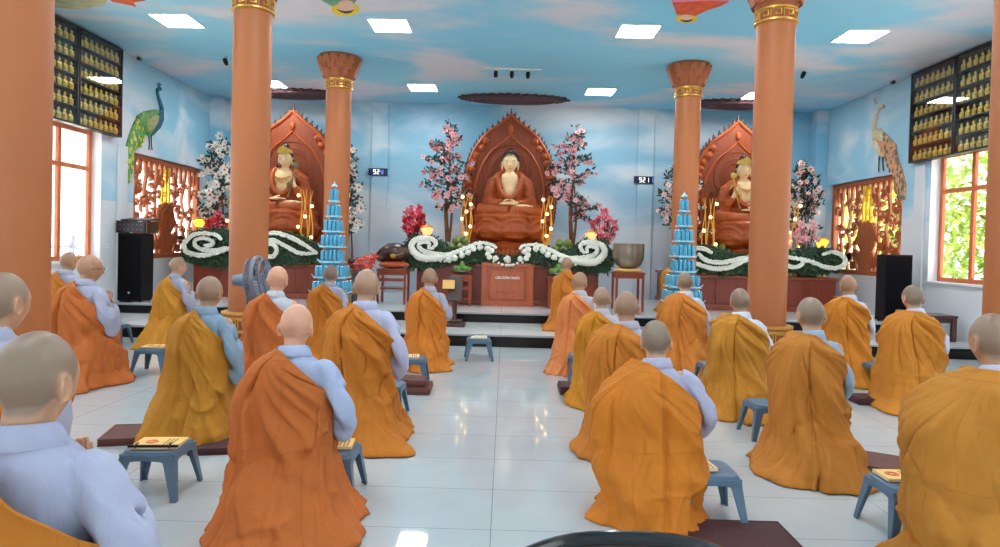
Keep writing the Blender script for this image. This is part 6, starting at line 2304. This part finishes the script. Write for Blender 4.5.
# reading stand with an open sheet
w = at_z(456, 323, P1Z)
rs = thing('reading_stand', 'dark wooden reading stand in front of the monk in bright orange', 'stand', (w.x, 11.0, P1Z))
MB().box((0, 0, 0.03), (0.36, 0.34, 0.06)).box((0, 0, 0.08), (0.26, 0.24, 0.05)).build('base', M['wood_dark'], rs, smooth=0, bevel=0.012)
MB().lathe([(0.05, 0.1), (0.03, 0.16), (0.045, 0.3), (0.03, 0.42)], 16).build('post', M['wood_dark'], rs)
MB().box((0, 0, 0), (0.24, 0.03, 0.44), Matrix.Translation((0, 0.02, 0.62)) @ Matrix.Rotation(-0.3, 4, 'X')).box((0, -0.05, -0.21), (0.24, 0.08, 0.025), Matrix.Translation((0, 0.02, 0.62)) @ Matrix.Rotation(-0.3, 4, 'X')).build('desk', M['wood_dark'], rs, smooth=0, bevel=0.008)
sh = MB().box((0, 0, 0), (0.2, 0.014, 0.15), Matrix.Translation((w.x - 0.1, 10.905, P1Z + 0.70)) @ Matrix.Rotation(-0.3, 4, 'X'))
tag(sh.build('booklet', M['book_cover'], smooth=0, bevel=0.003), 'yellow booklet leaning on the dark reading stand', 'booklet')

# low dark table by the right window
w = at_z(948, 346, P1Z)
stand('low_table', 'low dark red wooden table by the right window', 'table', w.x + 0.1, 10.85, P1Z, 0.72, 0.5, 0.42, M['wood_dark'], 0.0, 0.07)


# ------------------------------------------------------------------ stools, books, mats
def make_stool():
    root = thing('plastic_stool', '', 'stool', (0, 0, 0))
    hw, h = 0.152, 0.29

    def rsq(r, n=40, p=5.0):
        a = np.linspace(0, 2 * PI, n, endpoint=False)
        c, s = np.cos(a), np.sin(a)
        k = (np.abs(c) ** p + np.abs(s) ** p) ** (-1 / p)
        return np.stack([r * k * c, r * k * s], 1)
    rings = []
    for r, z in ((hw - 0.01, h - 0.012), (hw + 0.004, h - 0.02), (hw + 0.012, h - 0.03), (hw + 0.002, h - 0.003), (hw - 0.012, h), (hw - 0.022, h - 0.004), (0.05, h - 0.006)):
        q = rsq(r)
        rings.append(np.concatenate([q, np.full((len(q), 1), z)], 1))
    MB().loft(rings).build('seat', M['stool'], root, smooth=50)
    # skirt with a shallow arch on every side
    sk = MB()
    for k in range(4):
        T = Matrix.Rotation(k * PI / 2, 4, 'Z') @ Matrix.Translation((0, -hw - 0.004, 0))
        x = np.linspace(-hw * 0.98, hw * 0.98, 15)
        lo = h - 0.055 - 0.03 * (np.abs(x) / hw) ** 3
        o = [(a, b) for a, b in zip(x, lo)] + [(hw * 0.98, h - 0.02), (-hw * 0.98, h - 0.02)]
        sk.prism(o, 0.012, T)
    sk.build('skirt', M['stool'], root, smooth=30)
    for sx in (-1, 1):
        for sy in (-1, 1):
            l = MB()
            rr_ = []
            for z, w_, o_ in ((h - 0.03, 0.075, 0.0), (h - 0.08, 0.062, 0.006), (0.02, 0.036, 0.034), (0.0, 0.038, 0.036)):
                cx, cy = sx * (hw + 0.006 + o_), sy * (hw + 0.006 + o_)
                t = 0.012
                sec = [(0, 0), (-w_, 0), (-w_, -t), (-t, -t), (-t, -w_), (0, -w_)]
                rr_.append([(cx + sx * a, cy + sy * b, z) for a, b in sec])
            l.loft(rr_)
            l.build('leg', M['stool'], root, smooth=0, bevel=0.003)
    return root


STOOL = make_stool()
STOOL_USED = [False]


def stool(px, py, label, rz=0.0, scale=1.0):
    """A stool whose seat centre shows at pixel (px, py)."""
    w = at_z(px, py, 0.29 * scale)
    if not STOOL_USED[0]:
        STOOL_USED[0] = True
        o = STOOL
        o.location, o.rotation_euler, o.scale = (w.x, w.y, 0), (0, 0, rz), (scale,) * 3
        tag(o, label, 'stool', 'slate blue plastic stools')
    else:
        o = dup(STOOL, (w.x, w.y, 0), rz, label, 'stool', 'slate blue plastic stools', (scale,) * 3)
    return Vector((w.x, w.y, 0.29 * scale))


def book(at, label, rz, pale=False, clip=False, size=(0.2, 0.15), dx=0.0, dy=0.0):
    root = thing('prayer_book', label, 'book', (at.x + dx, at.y + dy, at.z), rz)
    w, d = size
    cm = M['book_cover_pale' if pale else 'book_cover']
    MB().box((0, 0, 0.009), (w - 0.006, d - 0.006, 0.012)).build('pages', M['book_paper'], root, smooth=0)
    cv = MB().box((0, 0, 0.0165), (w, d, 0.003)).box((0, 0, 0.0015), (w, d, 0.003)).build('cover', cm, root, smooth=0, bevel=0.001)
    e = MB()
    a = np.linspace(0, 2 * PI, 25)
    for r in (0.034, 0.02):
        e.tube(np.stack([-w * 0.16 + r * np.cos(a), r * np.sin(a) * 0.9, np.full(25, 0.0185)], 1), 0.004, 6)
    e.build('emblem', M['emblem'], cv)
    t = MB()
    for i in range(3):
        for j in range(5):
            t.box((w * 0.16 + 0.022 * i, -d * 0.36 + j * d * 0.15, 0.0186), (0.008, d * 0.1, 0.001))
    t.build('title_marks', M['ink'], cv, smooth=0)
    if clip:
        c = MB()
        c.box((0, -d / 2 + 0.004, 0.02), (w + 0.02, 0.012, 0.014))
        for s in (-1, 1):
            c.tube([(s * w * 0.36, -d / 2 - 0.012, 0.012), (s * w * 0.36, -d / 2 + 0.004, 0.034), (s * w * 0.36, -d / 2 + 0.035, 0.03)], 0.005, 6)
        c.build('page_holder', M['dark_metal'], root)
    return root


q = stool(159, 444, 'slate blue stool standing alone before the golden robe with sky blue sleeve', 0.04, 1.0)
book(q, 'orange prayer book with pink emblem on the lone foreground stool', 0.1, False, True, (0.27, 0.2), 0.01, -0.01)
q = stool(155, 347, 'slate blue stool before the monk near the left altar', 0.05)
book(q, 'yellow prayer book on the stool near the left altar', 0.0, False, False, (0.24, 0.18))
stool(114, 324, 'slate blue stool half hidden behind the monk with glasses', 0.1)
q = stool(412, 357, 'slate blue stool beside two stacked brown cushions left of the aisle', 0.05)
book(q, 'pale orange prayer book on the stool by the stacked cushions', 0.12, True, False, (0.22, 0.19), -0.03)
stool(386, 383, 'slate blue stool mostly hidden beside the monk with trailing robe left of the aisle', 0.0)
q = stool(479, 338, 'slate blue stool with a folded cloth, alone in the aisle by the step', 0.1)
fc = MB().box((0, 0, 0.008), (0.22, 0.18, 0.016)).box((0.02, 0.01, 0.022), (0.17, 0.13, 0.012))
tag(fc.build('folded_cloth', M['book_paper'], smooth=0, bevel=0.006, loc=(q.x, q.y, q.z)), 'folded beige cloth on the stool in the aisle', 'cloth')
q = stool(331, 447, 'slate blue stool just right of the large copper orange robe', 0.0)
book(q, 'yellow prayer book peeking out beside the large copper orange robe', 0.1, False, False, (0.22, 0.18), 0.02, 0.04)
stool(583, 354, 'slate blue stool between the peach robed monk and the golden robed one', 0.0)
q = stool(706, 467, 'slate blue stool right of the vivid orange foreground robe', 0.0)
book(q, 'pale prayer book on the stool right of the vivid orange robe', 0.1, True, False, (0.2, 0.17), -0.06)
stool(768, 402, 'slate blue stool half hidden left of the amber robed monk', 0.0)
q = stool(907, 481, 'slate blue stool left of the ochre robe at the right edge', 0.0)
book(q, 'yellow prayer book on the stool by the ochre robe at right', 0.0, False, False, (0.2, 0.17), -0.02, 0.06)
stool(881, 364, 'slate blue stool left of the monk in front of the right loudspeaker', 0.0)
stool(714, 363, 'slate blue stool half hidden behind the monk by the right column pedestal', 0.0)
q = stool(249, 380, 'slate blue stool between the fan and the golden robed monk', 0.0)
book(q, 'pale prayer book with pink emblem on the stool by the fan', 0.1, True, False, (0.22, 0.18), -0.05, -0.02)


def cushion(px, py, w, d, h, rz, label, m, z=0.0):
    q = at_z(px, py, z + h)
    root = thing('kneeling_mat', label, 'mat', (q.x, q.y, z), rz, 'maroon kneeling mats')
    o = MB().box((0, 0, h / 2), (w, d, h)).build('pad', M[m], root, smooth=0)
    add_bevel(o, h * 0.42, 4)
    p = MB()
    for zz in (h * 0.1, h * 0.9):
        e = 0.42 * h
        c = [(-w / 2 + e * 0.3, -d / 2 + e * 0.3), (w / 2 - e * 0.3, -d / 2 + e * 0.3), (w / 2 - e * 0.3, d / 2 - e * 0.3), (-w / 2 + e * 0.3, d / 2 - e * 0.3)]
        p.tube([(x, y, zz) for x, y in c + c[:1]], 0.006, 6)
    p.build('piping', M[m], root)
    return q


cushion(150, 430, 0.62, 0.42, 0.055, 0.25, 'maroon mat with pointed corner left of the golden robe with sky blue sleeve', 'mat_brown')
cushion(222, 441, 0.4, 0.36, 0.05, 0.2, 'maroon mat under the right hem of the golden robe with sky blue sleeve', 'mat_dark')
q = cushion(411, 384, 0.44, 0.4, 0.075, 0.02, 'lower of two stacked brown mats beside the stool', 'mat_brown')
cushion(410, 377.5, 0.36, 0.3, 0.07, 0.0, 'upper of two stacked brown mats beside the stool', 'mat_brown', 0.075)
cushion(575, 384, 0.36, 0.36, 0.09, 0.0, 'brown mat at the left of the golden robe by the aisle', 'mat_dark')
cushion(873, 459, 0.44, 0.42, 0.05, -0.55, 'large maroon mat lying flat right of the amber robe', 'mat_brown')
cushion(858, 472, 0.28, 0.2, 0.045, -0.4, 'small maroon mat tucked under the amber robe', 'mat_brown')
cushion(742, 536, 0.56, 0.42, 0.04, 0.0, 'dark maroon mat at the bottom, right of the vivid orange robe', 'mat_dark')
cushion(868, 396, 0.34, 0.3, 0.07, 0.0, 'dark brown mat by the stool before the right loudspeaker', 'mat_dark')
cushion(60, 470, 0.5, 0.4, 0.05, 0.2, 'maroon mat behind the bottom left monk', 'mat_brown')

# glossy black chair back at the bottom edge of the view
q = at_y(632, 528, 1.05)
ch = thing('black_chair', 'glossy black curved chair back at the bottom edge', 'chair', (q.x, 1.05, 0))
hw = 0.215
a = np.linspace(-1, 1, 41)
z = q.z - 0.012 - 0.075 * np.abs(a) ** 2.6
MB().tube(np.stack([hw * a, -0.03 * (1 - a * a) + 0.02, z], 1), 0.011, 10).tube(np.stack([hw * 0.9 * a, -0.03 * (1 - a * a) + 0.02, z - 0.035], 1), 0.006, 8).build('top_rail', M['black_gloss'], ch)
bp_ = MB()
rings = []
for k in np.linspace(0, 1, 14):
    zz = (z - 0.004) * (1 - k) + (0.62 - 0.0 * a) * k
    rings.append(np.stack([hw * 0.9 * a * (1 - 0.12 * k), -0.035 * (1 - a * a) + 0.02 + 0.02 * k, zz], 1))
rings = np.array(rings)
full = np.concatenate([rings, (rings + np.array((0, 0.012, 0)))[:, ::-1]], 1)
bp_.loft(full)
bp_.build('backrest', mat('smoked_plastic', rgb(46, 30, 26), 0.4), ch, smooth=50)
MB().box((0, -0.2, 0.46), (0.4, 0.42, 0.05)).build('seat', M['black_gloss'], ch, smooth=0, bevel=0.02)
for sx in (-1, 1):
    MB().tube([(sx * hw * 0.95, 0.02, q.z - 0.1), (sx * hw * 0.85, 0.03, 0.62), (sx * 0.19, 0.0, 0.44), (sx * 0.2, 0.03, 0)], 0.012, 8).build('rear_leg', M['black_gloss'], ch)
    MB().tube([(sx * 0.18, -0.38, 0.44), (sx * 0.2, -0.42, 0)], 0.012, 8).build('front_leg', M['black_gloss'], ch)


# ------------------------------------------------------------------ ceiling: painted canopies, figures, small spots
def ceil_pts(pts):
    return [at_z(px, py, CEIL) for px, py in pts]


def ceil_slab(mb, pts, depth, z=CEIL):
    w = [at_z(px, py, CEIL) for px, py in pts]
    m = len(w)
    v = [(p.x, p.y, z) for p in w] + [(p.x, p.y, z - depth) for p in w]
    f = [tuple(range(m)), tuple(range(2 * m - 1, m - 1, -1))] + [(j, j + m, (j + 1) % m + m, (j + 1) % m) for j in range(m)]
    mb.add(v, f)


def canopy(label, cx, cy, rx, ry, seed):
    root = thing('ceiling_canopy', label, 'ceiling canopy', (cx, cy, CEIL))
    rr = random.Random(seed)
    n = 72
    o = []
    for i in range(n):
        a = 2 * PI * i / n
        k = 1 + (0.16 if i % 2 else -0.06) + rr.uniform(-0.05, 0.05)
        o.append((rx * k * math.cos(a), ry * k * math.sin(a)))
    b = MB()
    v = [(x, y, 0) for x, y in o] + [(x, y, -0.05) for x, y in o]
    b.add(v, [tuple(range(n)), tuple(range(2 * n - 1, n - 1, -1))] + [(j, j + n, (j + 1) % n + n, (j + 1) % n) for j in range(n)])
    b.build('fringe', M['canopy_edge'], root, smooth=20)
    c = MB()
    for k, r in enumerate((0.86, 0.66, 0.46, 0.26)):
        a = np.linspace(0, 2 * PI, 49)
        c.tube(np.stack([rx * r * np.cos(a), ry * r * np.sin(a), np.full(49, -0.055)], 1), 0.035, 6)
        for i in range(int(40 * r)):
            q = 2 * PI * i / int(40 * r)
            c.ell((rx * (r - 0.1) * math.cos(q), ry * (r - 0.1) * math.sin(q), -0.055), (0.04, 0.04, 0.03), 8, 5)
    c.build('petal_rings', M['canopy'], root, smooth=50)


canopy('dark red canopy on the ceiling above the central statue', 0.1, 14.95, 1.08, 0.42, 1)
canopy('dark red canopy on the ceiling above the left statue', -4.85, 14.95, 1.05, 0.42, 2)
canopy('dark red canopy on the ceiling above the right statue', 5.15, 14.95, 1.05, 0.42, 3)


def ceiling_figure(label, parts, loc):
    root = thing('ceiling_figure', label, 'ceiling relief', (0, 0, 0))
    for k, (nm, m, pts) in enumerate(parts):
        b = MB()
        ceil_slab(b, pts, 0.008 + 0.003 * k)
        b.build(nm, M[m], root, smooth=0)


def oval(cx, cy, rx, ry, n=24):
    return [(cx + rx * math.cos(2 * PI * i / n), cy + ry * math.sin(2 * PI * i / n)) for i in range(n)]


ceiling_figure('painted flying figure with yellow halo on the ceiling, left of centre', [
    ('robe', 'robe_green', [(318, -6), (322, 0), (330, 5), (338, 8), (352, 6), (358, -2), (356, -14), (330, -14)]),
    ('halo', 'halo_yellow', oval(345.5, 9, 14, 6.5)),
    ('face', 'face_mural', oval(346, 5.5, 8.5, 6.2)),
    ('hair', 'hair_black', [(337, 8.5), (341, 11), (346, 12.5), (351, 11.5), (354, 9), (350, 9.8), (346, 10.2), (341, 9.6)])], None)
ceiling_figure('painted flying figure in red robe on the ceiling, right of centre', [
    ('scarf', 'robe_pink', [(668, -10), (672, 2), (684, 4), (705, 2), (728, 3), (733, -10)]),
    ('robe', 'robe_red', [(672, 2), (675, 8), (676, 13), (686, 16), (696, 15), (706, 10), (722, 5), (728, 1), (705, 0), (690, 1)]),
    ('halo', 'halo_yellow', oval(686.5, 18, 11, 4)),
    ('face', 'face_mural', oval(686, 17, 6, 3.4)),
    ('hair', 'hair_black', [(680, 18.5), (683, 20.4), (687, 21), (691, 20), (693, 18), (688, 19), (684, 19)])], None)
ceiling_figure('painted tan cloud and red sash on the ceiling near the left edge', [
    ('cloud', 'cloud_mural', [(48, -8), (50, 6), (58, 7), (66, 8), (80, 9), (92, 7), (104, 5), (108, -2), (108, -8)]),
    ('sash', 'robe_red', [(108, -4), (112, 1), (122, 3), (132, 5), (136, 6.5), (133, 2), (145, 0), (140, -4)])], None)


def spot(label, px, py, group=None):
    w = at_z(px, py, CEIL)
    root = thing('ceiling_spotlight', label, 'spotlight', (w.x, w.y, CEIL), group=group)
    MB().lathe([(0.03, -0.015), (0.03, 0)], 16).build('plate', M['white_plastic'], root)
    MB().tube([(0, 0, -0.01), (0, 0, -0.09)], 0.008, 8).build('stem', M['white_plastic'], root)
    MB().lathe([(0.03, -0.06), (0.042, 0.0), (0.035, 0.06)], 16, T=Matrix.Translation((0, -0.01, -0.11)) @ Matrix.Rotation(0.9, 4, 'X')).build('lamp_head', M['black'], root)
    return w


sps = [spot('small black ceiling spotlight on the white track, %s of three' % n, px, py) for n, px, py in (('leftmost', 496, 68.5), ('middle', 512, 69), ('rightmost', 528, 69.5))]
tr = MB().box2((sps[0].x - 0.25, sps[0].y - 0.03, CEIL - 0.02), (sps[2].x + 0.25, sps[0].y - 0.032 + 0.06, CEIL))
tag(tr.build('spotlight_track', M['white_plastic'], smooth=0, bevel=0.004), 'white track on the ceiling carrying three black spotlights', 'track')
spot('single black ceiling spotlight left of the fan column', 226, 56)
spot('single black ceiling spotlight right of the right column', 803, 69)


def wall_camera(label, px, py, x, side):
    w = at_x(px, py, x)
    root = thing('wall_camera', label, 'camera', (x, w.y, w.z))
    MB().lathe([(0.04, 0), (0.04, 0.02)], 16, T=Matrix.Rotation(-side * PI / 2, 4, 'Y')).build('bracket', M['white_plastic'], root)
    MB().tube([(0, 0, 0), (-side * 0.09, -0.02, -0.03), (-side * 0.12, -0.06, -0.05)], 0.014, 8).build('arm', M['white_plastic'], root)
    MB().tube([(-side * 0.1, 0.02, -0.05), (-side * 0.16, -0.14, -0.08)], 0.035, 12).build('housing', M['dark_metal'], root)


wall_camera('small dark camera high on the left wall above the peacock', 134, 56, WL, -1)
wall_camera('small dark camera high on the right wall beside the cabinet', 898, 80, WR, 1)
for nm, px, py, x, s in (('left', 107, 246, WL, -1), ('right', 919, 268, WR, 1)):
    w = at_x(px, py, x)
    root = thing('wall_socket', 'white socket plate on the grey %s wall beside the window' % nm, 'socket', (x, w.y, w.z))
    MB().box((-s * 0.006, 0, 0), (0.012, 0.13, 0.085)).build('plate', M['white_plastic'], root, smooth=0, bevel=0.003)
    MB().box((-s * 0.013, -0.03, 0), (0.004, 0.035, 0.04)).box((-s * 0.013, 0.03, 0), (0.004, 0.035, 0.04)).build('outlet', M['grey_wall'], root, smooth=0)


# ------------------------------------------------------------------ outside the windows
struct(MB().box2((-40, -20, -0.5), (WL - WALL_T - 0.02, 45, -0.15)).build('ground_left', M['ground_out'], smooth=0), 'pale ground outside the left windows')
struct(MB().box2((WR + WALL_T + 0.02, -20, -0.5), (40, 45, -0.15)).build('ground_right', M['ground_out'], smooth=0), 'pale ground outside the right windows')


def garden_tree(label, x, y, h, r, seed, m):
    root = thing('garden_tree', label, 'tree', (x, y, -0.15))
    rr = random.Random(seed)
    t = MB().tube(catmull([(0, 0, 0), (0.1, 0.05, h * 0.4), (-0.05, 0, h * 0.8)], 12), np.linspace(0.14, 0.05, 12), 8)
    for i in range(7):
        a = rr.uniform(0, 2 * PI)
        t.tube(catmull([(0.05, 0, h * rr.uniform(0.25, 0.6)), (r * 0.4 * math.cos(a), r * 0.4 * math.sin(a), h * 0.65), (r * 0.8 * math.cos(a), r * 0.8 * math.sin(a), h * rr.uniform(0.5, 0.95))], 8), np.linspace(0.05, 0.015, 8), 6)
    t.build('trunk', M['bark'], root)
    f = MB()
    for i in range(1500):
        d = Vector((rr.gauss(0, 1), rr.gauss(0, 1), rr.gauss(0, 1))).normalized() * (rr.random() ** 0.4)
        p = (d.x * r, d.y * r, h * 0.55 + d.z * h * 0.5)
        leaf_mb(f, p, (rr.uniform(-1, 1), rr.uniform(-1, 1), rr.uniform(-0.9, 0.4)), (rr.uniform(-1, 1), rr.uniform(-1, 1), 1), rr.uniform(0.2, 0.4), rr.uniform(0.08, 0.16))
    f.build('foliage', m, root, smooth=0)


M['foliage_lime'] = mat('lime_foliage', rgb(190, 206, 96), 0.6, var=0.35, vscale=2)
garden_tree('bright green tree outside the right window, nearest the frame', 10.6, 14.2, 4.2, 1.7, 1, M['foliage_out'])
garden_tree('lime green tree outside the right window by the mullion', 10.2, 17.2, 4.8, 1.6, 2, M['foliage_lime'])
garden_tree('tall green tree behind the others outside the right window', 13.2, 16.0, 6.0, 2.4, 3, M['foliage_out'])
garden_tree('lime green tree seen through the right carved screen', 11.8, 21.5, 5.2, 2.2, 4, M['foliage_lime'])

rl = thing('railing', 'grey terrace railing outside the left window', 'railing', (-9.4, 13.0, -0.15))
for k in range(9):
    MB().box((0, -5.0 + 1.25 * k, 0.85), (0.09, 0.09, 1.7)).build('post', M['rail'], rl, smooth=0, bevel=0.008)
for zz in (0.5, 1.0, 1.45):
    MB().box((0, 0, zz), (0.04, 10.0, 0.04)).build('rail', M['rail'], rl, smooth=0)
rr = random.Random(12)
pot = thing('potted_plant', 'red leaved potted plant on the terrace outside the left window', 'plant', (-8.6, 13.6, -0.15))
MB().lathe([(0.16, 0), (0.24, 0.36), (0.25, 0.4), (0.22, 0.4), (0.2, 0.34)], 24).build('pot', M['capital'], pot)
f = MB()
for i in range(160):
    d = Vector((rr.gauss(0, 1), rr.gauss(0, 1), abs(rr.gauss(0.4, 0.8)))).normalized()
    leaf_mb(f, (d.x * 0.25, d.y * 0.25, 0.75 + d.z * 0.5 * rr.random()), d, (0, -1, 0.6), 0.26, 0.08)
f.build('foliage', mat('red_leaf', rgb(150, 60, 56), 0.6, var=0.4), pot, smooth=0)
MB().tube([(0, 0, 0.3), (0, 0, 1.0)], 0.025, 8).build('stem', M['bark'], pot)
